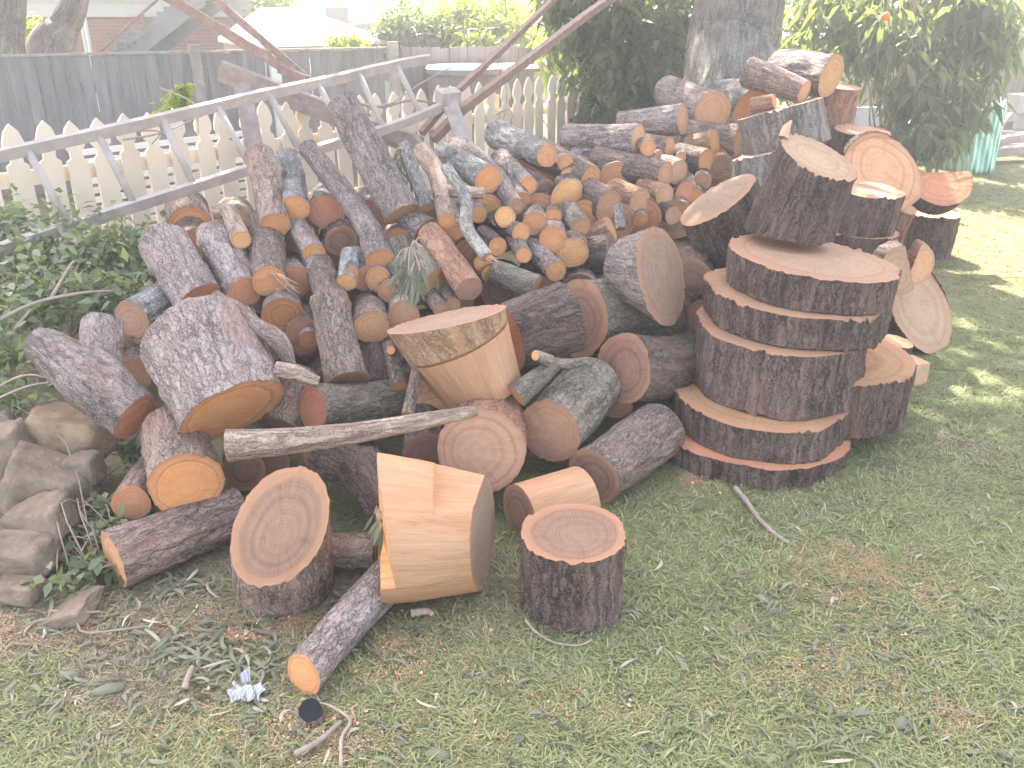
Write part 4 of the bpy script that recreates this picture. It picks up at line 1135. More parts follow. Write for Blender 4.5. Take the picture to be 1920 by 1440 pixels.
log('faint pink end low beside the oblique faced stump', 1262, 404, 16, 0.8, 1230, 390, cut='pinkplain', bark='bark_dark', dz=0.06, lmax=0.5)

# ---- middle field of small round ends
log('round end with a cut knot at its left, under the crooked branch arm', 948, 407, 18, 0.95, 898, 420, 16, bark='bark_moss', cut='yellow', dz=-0.02, lmax=0.45,
    arms=[(936, 412, 0.2, 8, 929, 415, 8, -0.06, 'dull')])
log('small orange end behind the silvery twisted branch', 897, 402, 15, 0.9, 880, 380, cut='orange', dz=0.05, lmax=0.4)
log('orange end with thick ring, leftmost of the close trio right of the knot', 977, 436, 16, 0.95, 940, 424, 16, bark='bark_brown', cut='orange', dz=-0.03, lmax=0.45)
log('larger middle end of the close trio, ragged rim', 1003, 420, 21, 0.93, 985, 392, cut='rust', bark='bark_brown', dz=0.0, lmax=0.45)
log('rightmost small end of the close trio', 1037, 407, 15, 0.9, 1020, 388, cut='orange', bark='bark_brown', dz=0.02, lmax=0.45)
log('green tinged log sloping down right, small oval end', 1089, 426, 17, 0.8, 1062, 396, 20, bark='bark_moss', cut='yellow', dz=-0.02, lmax=0.45)
log('round ringed end above the brown hearted end', 1038, 450, 23, 0.96, 1025, 420, cut='orange', bark='bark_brown', dz=-0.03, lmax=0.45)
log('large round end with brown heart stain', 1073, 473, 28, 0.95, 1060, 440, cut='yellow', bark='bark_brown', dz=0.02, lmax=0.45)
log('orange end left of the white chip, wide pale ring', 933, 462, 16, 0.92, 905, 440, 17, cut='orange', bark='bark_dark', dz=0.0, lmax=0.5)
log('smallest round end of the middle field, thick grey bark around it', 983, 478, 14, 0.95, 965, 450, 17, cut='orange', bark='bark_brown', dz=-0.03, lmax=0.45)
log('orange end half under the splintered silvery branch', 904, 494, 15, 0.9, 888, 470, cut='orange', bark='bark_dark', dz=0.0, lmax=0.45)
log('half hidden narrow end below the splintered silvery branch', 919, 513, 15, 0.7, 902, 495, cut='yellow', bark='bark_dark', dz=0.04, lmax=0.4)
log('end of the log sloping down to the big dark barked log', 1043, 508, 18, 0.9, 986, 452, 18, cut='yellow', bark='bark_grey', dz=-0.03, lmax=0.5)
log('stripped reddish log pointing right, under the oval tan ends', 1146, 428, 21, 0.25, 1065, 462, 24, bark='bark_red', cut='tan', dz=0.02, lmax=0.5)
log('dark log lying in shadow under the stripped reddish log', 1150, 470, 30, 0.3, 1060, 490, 32, bark='bark_dark', cut='brown', dz=0.06, lmax=0.5)
log('thick stripped rust brown log slanting down right to the middle', 880, 543, 24, 0.72, 806, 438, 25, bark='bark_red', cut='pinkplain', dz=-0.10, lmax=0.6, relief=0.8)
log('small orange end beside the hanging gum leaves', 826, 490, 16, 0.85, 806, 466, cut='yellow', bark='bark_moss', dz=0.0, lmax=0.45)
log('long leaf shaped orange end under the hanging gum leaves', 815, 533, 28, 0.75, 780, 480, 24, face=(28, 0.5, -32), bark='bark_brown', cut='orange', dz=-0.04, lmax=0.5)
log('left one of two small ends above the peeled block', 826, 580, 13, 0.9, 806, 552, 14, bark='bark_brown', cut='pinkplain', dz=-0.02, lmax=0.4)
log('right one of two small ends above the peeled block', 849, 572, 14, 0.9, 832, 540, 14, bark='bark_brown', cut='tan', dz=0.0, lmax=0.4)
log('greenish dark log lying behind the big dark barked log', 1005, 540, 24, 0.2, 925, 508, 20, bark='bark_moss', cut='dull', dz=0.04, lmax=0.5)
log('mossy trunk behind the hanging gum leaves', 772, 560, 30, 0.5, 742, 462, 30, bark='bark_moss', cut='dull', dz=0.10, lmax=0.5)

# ---- big pieces in the middle
ctop = W(838, 598, 2.84)
axb = unit((0.42, -0.06, -0.90))
th = thing('log', ctop, 'peeled yellow block with flat top and a saw slit around it', 'log', LOGGROUP)
Nt, Ns = unit((-0.20, 0.19, 1.0)), unit((-0.42, 0.03, 1.0))
mid1, mid2, cbot = ctop + axb * 0.075, ctop + axb * 0.085, ctop + axb * 0.285
limb(th, ctop, [ctop, mid1], [0.193, 0.180], 'bark_peeling', fN=Nt, bN=Ns, cutF='weather', cutB='yellow', relief=0.7, lump=0.35)
limb(th, ctop, [mid1, mid2], [0.160, 0.160], 'peeled', relief=0.1, lump=0.35, capF=False, capB=False, bark_name='core', fN=Ns, bN=Ns)
limb(th, ctop, [mid2, cbot], [0.178, 0.135], 'peeled', fN=Ns, bN=unit((-0.35, 0.05, 1.0)), cutF='yellow', cutB='yellow', relief=0.25, lump=0.35, bark_name='peeled_side')
log('big dark barked log lying right of the peeled block', 957, 628, 62, 0.30, 1066, 592, 70, bark='bark_dark', cut='rust', t=3.05, lmax=0.36, relief=1.2)
log('fat log with purple heartwood and broad pale sapwood ring', 1085, 598, 73, 0.72, 1232, 578, 62, bark='bark_moss', cut='brown', t=3.30, lmax=0.52, relief=1.2)
log('tall split lens shaped face standing upright beside the stack of slices', 1240, 516, 92, 0.6, 1170, 500, 62, face=(97, 0.46, 12), bark='bark_grey', cut='weather', t=3.22, lmax=0.30, clip=((-0.1, 0, 1), 0.95))
log('log with big dull brown face in the shade left of the stack of slices', 1166, 692, 68, 0.75, 1262, 690, 66, bark='bark_dark', cut='brown', t=3.12, lmax=0.4)
log('lilac tinted round log end right of the large pale round', 1029, 810, 64, 0.80, 1112, 722, 62, bark='bark_moss', cut='pinkplain', t=2.84, lmax=0.5, relief=1.1)
log('dark log lying on the grass in front of the stack of slices', 1114, 896, 56, 0.2, 1235, 808, 62, bark='bark_brown', cut='brown', z=0.10, bz=0.11, relief=1.3, cutB='rust')
log('large pale round facing the camera behind the notched peeled block', 902, 846, 83, 0.96, 915, 805, 84, bark='bark_red', cut='pinkplain', t=2.66, lmax=0.34, lump=0.5)
log('leaning round edge showing behind the large pale round', 836, 800, 84, 0.8, 850, 740, 80, bark='bark_red', cut='tan', t=2.98, lmax=0.2, lump=0.5)
log('mossy barked log with red oval end below the pale stub', 586, 766, 46, 0.55, 750, 750, 42, bark='bark_moss', cut='red', t=2.84, lmax=0.42, relief=1.2)
log('dark log squeezed between the broad grey stump and the mossy barked log', 520, 800, 48, 0.3, 562, 700, 44, bark='bark_brown', cut='brown', t=2.92, lmax=0.4)
log('shaded log end under the long pale stick', 456, 880, 40, 0.8, 470, 830, cut='brown', bark='bark_dark', t=2.78, lmax=0.4)
log('dark log end under the right half of the long pale stick', 802, 852, 46, 0.8, 796, 790, cut='brown', bark='bark_dark', t=2.82, lmax=0.4)
log('dark barked log leaning behind the notched peeled block', 735, 955, 44, 0.4, 672, 868, 46, bark='bark_dark', cut='brown', t=2.62, lmax=0.4)
log('shadowed log lying between the oval stump and the mossy barked log', 690, 890, 42, 0.3, 600, 850, 44, bark='bark_dark', cut='brown', t=2.74, lmax=0.4)

# ---- sticks
def stick(label, pts, bark, cut='dull', ds=0.007, name='branch', cat='branch', arms=(), capB=True, relief=0.8):
    P = [W(x, y, t) for (x, y, r, t) in pts]; R = [r * t / FPX for (x, y, r, t) in pts]
    th = thing(name, P[0], label, cat, 'loose branches on the woodpile')
    limb(th, P[0], P, R, bark, cutF=cut, cutB=cut, relief=relief, ds=ds)
    for a in arms:
        Q = [W(x, y, t) for (x, y, r, t) in a]; R = [r * t / FPX for (x, y, r, t) in a]
        limb(th, P[0], Q, R, bark, cutF=cut, cutB=cut, relief=relief, ds=ds, capB=False)
    return th
stick('long pale stick laid level across the front logs', [(427, 836, 32, 2.42), (560, 826, 25, 2.44), (700, 806, 20, 2.47), (800, 788, 17, 2.49), (895, 770, 10, 2.51)], 'bark_pale', 'dull')
stick('thin grey stick curving down over the broad grey stump', [(403, 553, 11, 2.78), (470, 604, 15, 2.74), (522, 640, 19, 2.70), (548, 688, 9, 2.68)], 'bark_brown')
stick('short cream stub with dark broken end under the thin grey stick', [(518, 696, 19, 2.62), (555, 702, 17, 2.62), (596, 717, 11, 2.64)], 'bark_pale', 'dull')
stick('small forked branch with pale cut stub under the big dark barked log', [(968, 742, 24, 2.80), (1000, 716, 20, 2.82), (1040, 684, 14, 2.86)], 'bark_moss', 'orange',
      arms=[[(1004, 666, 10, 2.78), (1030, 676, 12, 2.84)], [(1102, 677, 8, 2.88), (1070, 681, 9, 2.88), (1036, 680, 12, 2.86)]])

# ---- lower left
log('broad grey barked stump piece tipped over at front left, orange face down', 436, 771, 100, 0.72, 372, 622, 118, bark='bark_grey', cut='orange', face=(100, 0.37, -64), t=2.60, lmax=0.34, relief=1.5, lump=0.7, cutB='pinkplain')
log('long grey forked log at far left beside the rocks', 256, 782, 50, 0.55, 72, 642, 34, mids=[(170, 712, 60)], bark='bark_grey', cut='rust', face=(44, 0.42, -38), t=2.72, lmax=0.6, relief=1.4,
    arms=[(186, 735, 0.45, 40, 190, 604, 38, 0.10, 'dull')])
log('round orange end with stripped bark below the broad grey stump piece', 350, 908, 70, 0.80, 322, 806, 62, bark='bark_brown', cut='orange', t=2.50, lmax=0.45, relief=1.3)
log('smaller pink end left of the round orange end', 246, 944, 36, 0.86, 292, 870, 34, bark='bark_brown', cut='rust', t=2.58, lmax=0.4)
log('long log lying on the soil at front left, pale end turned left', 213, 1050, 56, 0.22, 450, 955, 50, bark='bark_brown', cut='tan', z=0.085, bz=0.085, lmax=0.55, relief=1.3)
log('big stump with large oval face tipped towards the camera, front left', 524, 985, 92, 0.5, 535, 1100, 99, N=(-0.26, -0.73, 0.62), bark='bark_brown', cut='pink', t=2.26, bz=-0.005, relief=1.0, lump=0.6)
log('bark backed log lying behind the oval faced stump', 700, 1032, 36, 0.15, 590, 1040, 36, bark='bark_brown', cut='brown', z=0.055, bz=0.055)
log('log lying on the grass at the front pointing to the camera', 570, 1266, 42, 0.62, 728, 1085, 46, bark='bark_grey', cut='orange', z=0.05, bz=0.07, relief=1.3, face=(44, 0.6, 215))

# ---- notched peeled block, peeled log and front stump
Rt, Lf = G(906, 1000, 0.158), G(744, 992, 0.200)
th = thing('log', Rt, 'large peeled tan block with a notched left side on the grass', 'log', LOGGROUP)
jag = lambda D, sd: np.where(D[:, 2] > -0.27, 0.006 + 0.055 * (D[:, 2] + 0.27), 0.046 + 0.03 * (D[:, 2] + 0.27)) + 0.003 * vnoise(D * 9, sd)
limb(th, Rt, [Rt, Lf], [0.158, 0.176, 0.192, 0.202], 'peeled', fN=unit((0.98, -0.16, 0.05)), jagB=jag, cutF='weather', cutB='yellow', relief=0.3, lump=0.25, bark_name='peeled_side',
     notch=((0, -0.10, 1), 0.136, 0.47, 0.55), ds=0.006)
t_, F_, P_, R_ = log('peeled log with shaded brown end behind the front stump', 975, 968, 62, 0.62, 1092, 930, 60, bark='peeled', cut='brown', z=0.09, bz=0.09, relief=0.25, lump=0.6)
top = W(1075, 1008, 2.27); top[2] = 0.235
vertical('small stump standing upright on the grass, pale ring around its dark heart', top, 0.139, 0.235, (-0.02, -0.02), 'bark_dark', 'pink', 'stump', 'stump', relief=1.3, lump=0.35)

# ---- the stack of slices on the right
ST = dict(flute=0.035, lump=0.5)
SL = [('bottom slice of the tall stack, thin, red stained rim', .875, 2.845, 0.0, .085, .33, .02, 0, 'rust'),
      ('second slice from the bottom of the stack, sawdust covered', .895, 2.865, .087, .205, .318, .035, 0, 'sawdust'),
      ('slice jutting out right of the stack, yellow sawdust on its top', 1.20, 3.02, .09, .300, .29, .03, -.02, 'sawdust'),
      ('middle slice of the stack, broad mossy bark side', .970, 2.945, .207, .432, .302, .05, 0, 'slice'),
      ('fourth slice of the stack with pale ragged rim, under the top slice', 1.045, 3.025, .434, .545, .332, .06, 0, 'slice'),
      ('top slice of the stack with wide flat pale face under the tilted stump', 1.085, 3.055, .547, .665, .298, .09, -.01, 'slice')]
pv = (0, 0)
for lb, x, y, z0, z1, r, tx, ty, ct in SL:
    vertical(lb, (x, y, z1), r, z1 - z0, (tx, ty), 'bark_dark', ct, botN=(pv[0], pv[1], 1.0), lean=(-tx, -ty), rb=r * 0.985, flute=0.06, lump=0.7, relief=1.35)
    if 'jutting' not in lb: pv = (tx, ty)
tp = W(1536, 295, 3.18); bt = W(1478, 436, 3.27)
th = thing('stump', tp, 'dark stump on top of the stack with a bright slanting oval face', 'stump', LOGGROUP)
limb(th, tp, [tp, bt], [0.152, 0.165], 'bark_dark', fN=unit((0.30, -0.30, 0.92)), bN=(0.09, 0, 1), cutF='pale', cutB='slice', relief=1.4, flute=0.03, lump=0.4)
wd = W(1468, 258, 3.22)
w_ = MB(); w_.tube([wd, W(1474, 240, 3.22), W(1484, 226, 3.22)], [0.02, 0.016, 0.004], 5)
tag(w_.build('wood_wedge', M['splinter']), 'orange splinter of wood standing on the bright slanting face', 'wood chip')
log('stump with long oblique face tipped left, beside the stack', 1345, 374, 76, 0.6, 1398, 486, 84, face=(88, 0.30, 122), bark='bark_dark', cut='weather', t=3.62, lmax=0.34, name='stump', cat='stump', flute=0.03)
log('shadowed log end wedged between lens shaped face and stack', 1300, 520, 36, 0.7, 1330, 500, 40, bark='bark_dark', cut='brown', t=3.55, lmax=0.35)
def vpx(label, cx, cy, t, rpx, h, tilt=(0, 0), **kw):
    return vertical(label, W(cx, cy, t), rpx * t / FPX, h, tilt, **kw)
vpx('grey weathered stump at the back with a gap below it', 1466, 203, 4.70, 80, 0.22, (-0.27, 0.17), bark='bark_weathered', cut='weather', name='stump', cat='stump', flute=0.05)
vpx('lower grey stump under the gap, left of the tilted stump', 1444, 283, 4.62, 72, 0.80, (-0.27, 0.16), lean=(0.25, -0.16), bark='bark_weathered', cut='weather', name='stump', cat='stump', flute=0.05)
log('topmost grey log with a tilted tan face against the citrus leaves', 1559, 141, 40, 0.8, 1458, 134, 40, face=(43, 0.42, -20), bark='bark_grey', cut='tan', t=4.95, lmax=0.5, relief=1.3)
log('slab of grey bark leaning below the topmost grey log', 1508, 172, 20, 0.4, 1404, 134, 26, bark='bark_brown', cut='tan', t=4.75, lmax=0.45)
log('flat red stained offcut lying between the stretched face and grey stump', 1452, 190, 12, 0.3, 1422, 196, 14, bark='bark_red', cut='rust', t=4.62, lmax=0.2)
vpx('torn dark stump with orange side under the topmost log', 1579, 162, 5.2, 33, 1.02, (0.05, -0.1), bark='bark_red', cut='dull', name='stump', cat='stump', flute=0.08)
vpx('flat pinkish slab behind the big tan disc', 1618, 245, 5.05, 50, 0.72, (0.05, -0.1), bark='bark_dark', cut='pinkplain', flute=0.04)
log('big tan disc leaning upright behind the stack', 1655, 320, 64, 0.8, 1640, 315, 64, bark='bark_dark', cut='tan', t=4.45, lmax=0.16, face=(66, 0.78, 58), lump=0.5)
vpx('slice with pale grey top right of the tilted stump', 1632, 356, 4.10, 61, 0.19, (0.03, -0.08), bark='bark_dark', cut='slice', flute=0.03)
vertical('dark stump under the pale topped slice', W(1630, 356, 4.10) + np.array((0.01, 0.01, -0.20)), 0.16, 0.49, (0, 0), bark='bark_dark', cut='tan', name='stump', cat='stump', flute=0.04)
vpx('orange torn stub right of the pale topped slice', 1703, 392, 4.5, 18, 0.52, (0.1, -0.4), bark='bark_red', cut='tan', name='stump', cat='stump', lump=1.5)
log('half round slab with flat upper edge at the right end of the pile', 1765, 337, 56, 0.85, 1752, 348, 56, bark='bark_dark', cut='rust', t=5.30, lmax=0.2, face=(56, 0.80, 62), clip=((0, 0.25, 1), 0.28), lump=0.4)
tp = W(1752, 400, 5.55)
vertical('dark stump under the half round slab, by the sunny lawn', tp, 0.150, tp[2], (0, 0), bark='bark_dark', cut='pinkplain', name='stump', cat='stump', flute=0.05)
log('oval pale slice leaning against the stack, edge on the grass', 1727, 576, 88, 0.8, 1700, 578, 88, bark='bark_dark', cut='pale', t=4.12, lmax=0.11, face=(92, 0.48, 25), lump=0.3)
log('split tan wedge of wood right of the top slice', 1692, 506, 44, 0.9, 1684, 500, 44, t=3.80, N=(0.15, -0.93, 0.25), bark='bark_dark', cut='pale', lmax=0.14, lump=0.5, clip=((0.95, 0, 0.3), 0.35))
log('thin tan split with red stain leaning on the larger wedge', 1722, 496, 36, 0.9, 1716, 490, 36, t=3.92, N=(0.35, -0.9, 0.3), bark='bark_red', cut='tan', lmax=0.10, lump=0.5, clip=((-0.9, 0, 0.4), 0.3))
wq = MB(); c_ = G(1706, 716)
wq.box(c_ + np.array((0, 0, 0.05)), (0.032, 0.012, 0), (-0.02, 0.05, 0), (0, 0, 0.055))
tag(wq.build('wood_block', M['block_tan']), 'small sawn block on the grass right of the stack', 'wood block', LOGGROUP)
vpx('low dark stub behind the stack near the split tan wedge', 1680, 640, 3.45, 30, 0.26, (0.1, -0.1), bark='bark_dark', cut='tan', name='stump', cat='stump')

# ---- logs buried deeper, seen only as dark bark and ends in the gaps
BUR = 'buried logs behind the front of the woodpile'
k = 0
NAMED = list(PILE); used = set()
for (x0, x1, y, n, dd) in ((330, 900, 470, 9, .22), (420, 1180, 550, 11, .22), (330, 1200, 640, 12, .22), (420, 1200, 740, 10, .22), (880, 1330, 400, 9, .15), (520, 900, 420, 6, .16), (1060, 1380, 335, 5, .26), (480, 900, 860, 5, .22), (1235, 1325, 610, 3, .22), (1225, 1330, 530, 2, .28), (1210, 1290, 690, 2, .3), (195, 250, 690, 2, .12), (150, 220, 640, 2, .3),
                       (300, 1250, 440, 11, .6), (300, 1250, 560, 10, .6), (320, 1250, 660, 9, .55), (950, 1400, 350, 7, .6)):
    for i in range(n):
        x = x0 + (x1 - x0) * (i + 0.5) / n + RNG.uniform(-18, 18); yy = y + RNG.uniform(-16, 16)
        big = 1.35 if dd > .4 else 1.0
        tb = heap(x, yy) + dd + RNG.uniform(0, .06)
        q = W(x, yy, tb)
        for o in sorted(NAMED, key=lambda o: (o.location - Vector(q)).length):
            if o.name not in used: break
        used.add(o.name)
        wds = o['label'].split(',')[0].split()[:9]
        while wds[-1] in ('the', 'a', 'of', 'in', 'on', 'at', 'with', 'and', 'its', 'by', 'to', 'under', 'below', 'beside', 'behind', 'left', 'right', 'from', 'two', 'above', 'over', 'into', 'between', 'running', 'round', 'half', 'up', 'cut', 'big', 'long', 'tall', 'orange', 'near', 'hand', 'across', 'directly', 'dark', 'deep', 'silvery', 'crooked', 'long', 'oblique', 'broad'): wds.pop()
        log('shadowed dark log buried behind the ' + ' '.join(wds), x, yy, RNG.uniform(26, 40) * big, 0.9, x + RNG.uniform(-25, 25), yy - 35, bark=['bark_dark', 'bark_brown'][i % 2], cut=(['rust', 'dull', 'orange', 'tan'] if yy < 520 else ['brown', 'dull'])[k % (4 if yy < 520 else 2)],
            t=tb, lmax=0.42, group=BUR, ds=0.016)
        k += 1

# ================================================================== LADDER AND OLD FRAME
def lad_t(x):
    a, b = 1 / 3.62, 1 / 5.15
    return 1 / (a + (b - a) * x / 790.0)
lad = thing('ladder', W(0, 380, 3.62), 'long grey timber ladder lying on its side across the pile top', 'ladder')
up_px = [(-60, 305), (0, 291), (150, 258), (300, 224), (486, 179), (640, 146), (700, 131), (760, 118), (806, 110)]
lo_px = [(-60, 487), (0, 468), (125, 427), (250, 387), (360, 352), (460, 320), (580, 284), (698, 250), (762, 228), (826, 201)]
m = MB(); m.strip([W(x, y, lad_t(x) + .05) for x, y in up_px], 0.03, 0.052, (0.1, -.35, 1)); m.build('rail', M['ladder_wood'], lad)
m = MB(); m.strip([W(x, y, lad_t(x)) for x, y in lo_px], 0.03, 0.052, (0.1, -.35, 1)); m.build('rail', M['ladder_wood'], lad)
for a, b in (((53, 284), (127, 416)), ((185, 254), (252, 383)), ((305, 225), (363, 346)), ((408, 200), (469, 312)), ((505, 176), (562, 284)), ((594, 153), (650, 258)), ((671, 133), (720, 242)), ((743, 121), (790, 216))):
    m = MB(); m.tube([W(*a, lad_t(a[0]) + .05), W(*b, lad_t(b[0]))], 0.017, 10); m.build('rung', M['rung_wood'], lad, smooth=True)

def piece(name, pts, w, h, mat, label, cat, up=(0, -.3, 1)):
    m = MB(); m.strip([np.asarray(p) for p in pts], w, h, up)
    return tag(m.build(name, M[mat]), label, cat)
# rusty rails of an old frame
lr = thing('rusty_trestle', W(560, 150, 5.45), 'pair of rusty steel rails slanting down from the top left', 'steel rail')
for pa, pb, w_, h_ in (((250, -45, 5.1), (572, 152, 5.45), .035, .058), ((352, -45, 5.2), (600, 168, 5.5), .03, .045)):
    m = MB(); m.bar(W(*pa), W(*pb), w_, h_); m.build('rail', M['rust_steel'], lr)
m = MB(); m.bar(W(525, 128, 5.38), W(575, 150, 5.38), .06, .05); m.build('bracket', M['rust_steel'], lr)
piece('timber_plank', [W(412, 132, 5.2), W(600, 204, 5.35), W(790, 276, 5.5)], 0.04, 0.125, 'old_timber', 'weathered brown plank sloping down behind the ladder', 'plank')
piece('timber_post', [W(454, 160, 5.0), W(482, 300, 4.95), W(500, 420, 4.9)], 0.095, 0.05, 'old_timber', 'short weathered post standing behind the ladder at left', 'post', (0.2, -1, 0))
piece('timber_post', [W(840, 186, 5.35), W(870, 262, 5.3), W(900, 340, 5.25)], 0.09, 0.06, 'grey_timber', 'leaning split topped timber post right of the ladder', 'post', (0.2, -1, 0))
piece('timber_block', [W(822, 182, 5.30), W(858, 178, 5.36)], 0.10, 0.07, 'grey_timber', 'short grooved block nailed on the leaning post', 'wood block')
piece('steel_rail', [W(790, 250, 5.45), W(850, 178, 5.55), W(935, 98, 6.0), W(1050, -12, 6.7)], 0.035, 0.04, 'rust_steel', 'upper thin rusty rail rising to the top right', 'steel rail')
piece('steel_rail', [W(812, 262, 5.45), W(868, 204, 5.5), W(990, 112, 6.0), W(1100, 28, 6.5), W(1185, -30, 6.9)], 0.045, 0.055, 'rust_steel', 'lower thicker rusty rail rising to the top right', 'steel rail')
piece('timber_plank', [W(655, 225, 5.3), W(770, 262, 5.4), W(800, 290, 5.4)], 0.03, 0.09, 'old_timber', 'dark plank end under the ladder right of the tall log', 'plank')
def twigs(name, label, cat, curves, mat, rad=0.005):
    m = MB()
    for c in curves:
        P = catmull([W(x, y, t) for x, y, t in c], 14); m.tube(P, np.linspace(rad, rad * .5, 14), 5)
    return tag(m.build(name, M[mat], smooth=True), label, cat)
twigs('bare_vine', 'bare vine stems tangled along the picket tops below the ladder', 'vine', [[(230, 262, 4.5), (300, 250, 4.6), (360, 225, 4.8), (410, 205, 4.9)], [(250, 245, 4.5), (300, 247, 4.6), (285, 270, 4.6)], [(370, 220, 4.8), (372, 250, 4.8)], [(300, 165, 5.0), (350, 185, 5.0), (390, 215, 4.9)]], 'twig', 0.006)
twigs('bare_vine', 'thick bare vine weaving through pickets right of the tall log', 'vine', [[(675, 195, 5.7), (720, 200, 5.7), (770, 188, 5.75), (830, 195, 5.8), (870, 195, 5.9)], [(690, 205, 5.7), (740, 192, 5.7)]], 'twig', 0.011)
twigs('bare_vine', 'dry vine coils hanging on the fence above the sunlit log', 'vine', [[(925, 110, 6.6), (945, 140, 6.5), (950, 190, 6.4), (940, 240, 6.3)], [(930, 215, 6.4), (955, 205, 6.4), (962, 230, 6.4), (940, 240, 6.4), (932, 222, 6.4)], [(1005, 205, 6.6), (1025, 235, 6.5), (1040, 260, 6.4)], [(740, 190, 5.7), (800, 150, 5.9), (870, 115, 6.2)], [(720, 235, 5.6), (715, 250, 5.6), (760, 265, 5.6)]], 'twig', 0.006)
twigs('bare_branch', 'thin pale branches arching out of the creeper at left', 'branch', [[(-20, 612, 3.1), (60, 570, 3.1), (150, 550, 3.15), (210, 545, 3.2)], [(10, 640, 3.1), (50, 590, 3.1), (60, 580, 3.1)], [(95, 560, 3.15), (130, 500, 3.3), (140, 490, 3.4)]], 'dead_twig', 0.008)
twigs('bare_branch', 'dry arching stems over the rocks at left', 'branch', [[(-20, 735, 2.9), (40, 705, 2.9), (90, 710, 2.9), (120, 740, 2.9)], [(-10, 750, 2.85), (50, 725, 2.85), (100, 715, 2.85)], [(0, 960, 2.6), (30, 900, 2.65), (70, 880, 2.7)]], 'dead_twig', 0.005)

# ================================================================== ROCKS
def rock(px, py, r, asp, label, mat='rock', t=None, sd=1, yaw=0.0):
    t = heap(px, py) if t is None else t
    c = W(px, py, t); R = r * t / FPX
    th_, ph_ = np.meshgrid(np.linspace(0, 2 * math.pi, 56, endpoint=False), np.linspace(0.02, math.pi - 0.02, 30))
    D = np.stack([np.sin(ph_) * np.cos(th_), np.sin(ph_) * np.sin(th_), np.cos(ph_)], -1)
    rg = np.random.default_rng(sd)
    N_ = [(0, 0, 1), (0.1, -1, 0.15), (-1, -.2, .1), (1, -.1, .05), (0, 1, 0), (0, 0, -1)] + list(rg.normal(0, 1, (9, 3)))
    rad_ = np.full(D.shape[:2], 1.6)
    for kk, q in enumerate(N_):
        q = unit(np.asarray(q) + rg.normal(0, .12, 3)); dn = D @ q
        rad_ = np.minimum(rad_, np.where(dn > .05, rg.uniform(.84, 1.04) * (1 if kk < 6 else 1.2) / np.maximum(dn, .05), 9))
    D = D * rad_[..., None]
    D = D * (1 + 0.05 * fbm(D * 2.2 + sd * 7, sd, 3) + 0.03 * fbm(D * 8 + sd, sd + 3, 3))[..., None]
    V = D * (R, R * 0.8, R * asp)
    ca, sa = math.cos(yaw), math.sin(yaw)
    V = np.stack([V[..., 0] * ca - V[..., 2] * sa, V[..., 1], V[..., 0] * sa + V[..., 2] * ca], -1)
    i = np.arange(30 * 56).reshape(30, 56)
    F = np.stack([i[:-1], np.roll(i[:-1], -1, 1), np.roll(i[1:], -1, 1), i[1:]], -1).reshape(-1, 4)
    tag(mesh('rock', V, F, M[mat], smooth=True, loc=c), label, 'rock', 'rocks edging the garden bed')
rock(142, 812, 66, 0.62, 'large squarish rock with ochre side touching the grey forked log', 'rock_ochre', 2.88, 3, -0.1)
rock(55, 792, 30, 0.9, 'small grey rock behind the ochre sided rock', 'rock', 3.0, 4)
rock(12, 850, 52, 0.9, 'upright brown rock at the left picture edge', 'rock', 2.78, 5, 0.2)
rock(88, 905, 80, 0.55, 'flat reddish slab of rock under the ochre sided rock', 'rock', 2.70, 6, -0.5)
rock(150, 880, 34, 0.8, 'small reddish rock between flat slab and weeds', 'rock', 2.74, 7)
rock(70, 980, 62, 0.6, 'broken brown rock covered with dry twigs', 'rock', 2.55, 8, 0.3)
rock(30, 1040, 66, 0.5, 'lowest flat rock at the left edge above the soil', 'rock', 2.44, 9, -0.1)
rock(40, 1105, 40, 0.5, 'pale rock in the weeds at bottom left', 'rock', 2.36, 10)
rock(5, 790, 30, 0.8, 'little rock at the left edge under the dry stems', 'rock', 2.95, 11)
rock(120, 1150, 70, 0.22, 'half buried brown root like rock on the soil at left', 'rock', 2.32, 12, 0.45)

# ================================================================== LITTER ON THE LAWN
def gpts(n, x0, x1, y0, y1, rg):
    """random lawn places, spread evenly over a part of the photo"""
    px = rg.uniform(x0, x1, n); py = y0 + (y1 - y0) * rg.uniform(0, 1, n)
    return np.array([G(a, b) for a, b in zip(px, py)])
def gum_leaves(name, P, size, width, mat, seed, lift=0.02):
    rg = np.random.default_rng(seed); n = len(P)
    a = rg.uniform(0, 2 * math.pi, n); L = size * rg.uniform(.5, 1.3, n); w = width * rg.uniform(.6, 1.2, n)
    bend = rg.uniform(-.5, .5, n); z0 = lift * rg.uniform(0.3, 1.2, n); tl = rg.uniform(-.5, .5, n)
    V = []
    for k, u in enumerate(np.linspace(-.5, .5, 6)):
        aa = a + bend * u * 2
        cx = P[:, 0] + L * u * np.cos(aa); cy = P[:, 1] + L * u * np.sin(aa); cz = P[:, 2] + z0 + 0.02 * (0.25 - u * u) + tl * u * L * .25
        ww = w * (1 - (2 * u) ** 2) ** 0.7 / 2 + 0.0004
        nx, ny = -np.sin(aa), np.cos(aa)
        V.append(np.stack([cx + nx * ww, cy + ny * ww, np.maximum(cz, 0.004) + ww * .5], -1)); V.append(np.stack([cx - nx * ww, cy - ny * ww, np.maximum(cz, 0.004)], -1))
    V = np.stack(V, 1).reshape(-1, 3)
    b = np.arange(n)[:, None] * 12
    F = np.concatenate([b + np.array((2 * k, 2 * k + 1, 2 * k + 3, 2 * k + 2)) for k in range(5)], 0)
    return tag(mesh(name, V, F, M[mat], None, {'lv': np.repeat(rg.uniform(0, 1, n), 12)}), kind='stuff')
rg = np.random.default_rng(77)
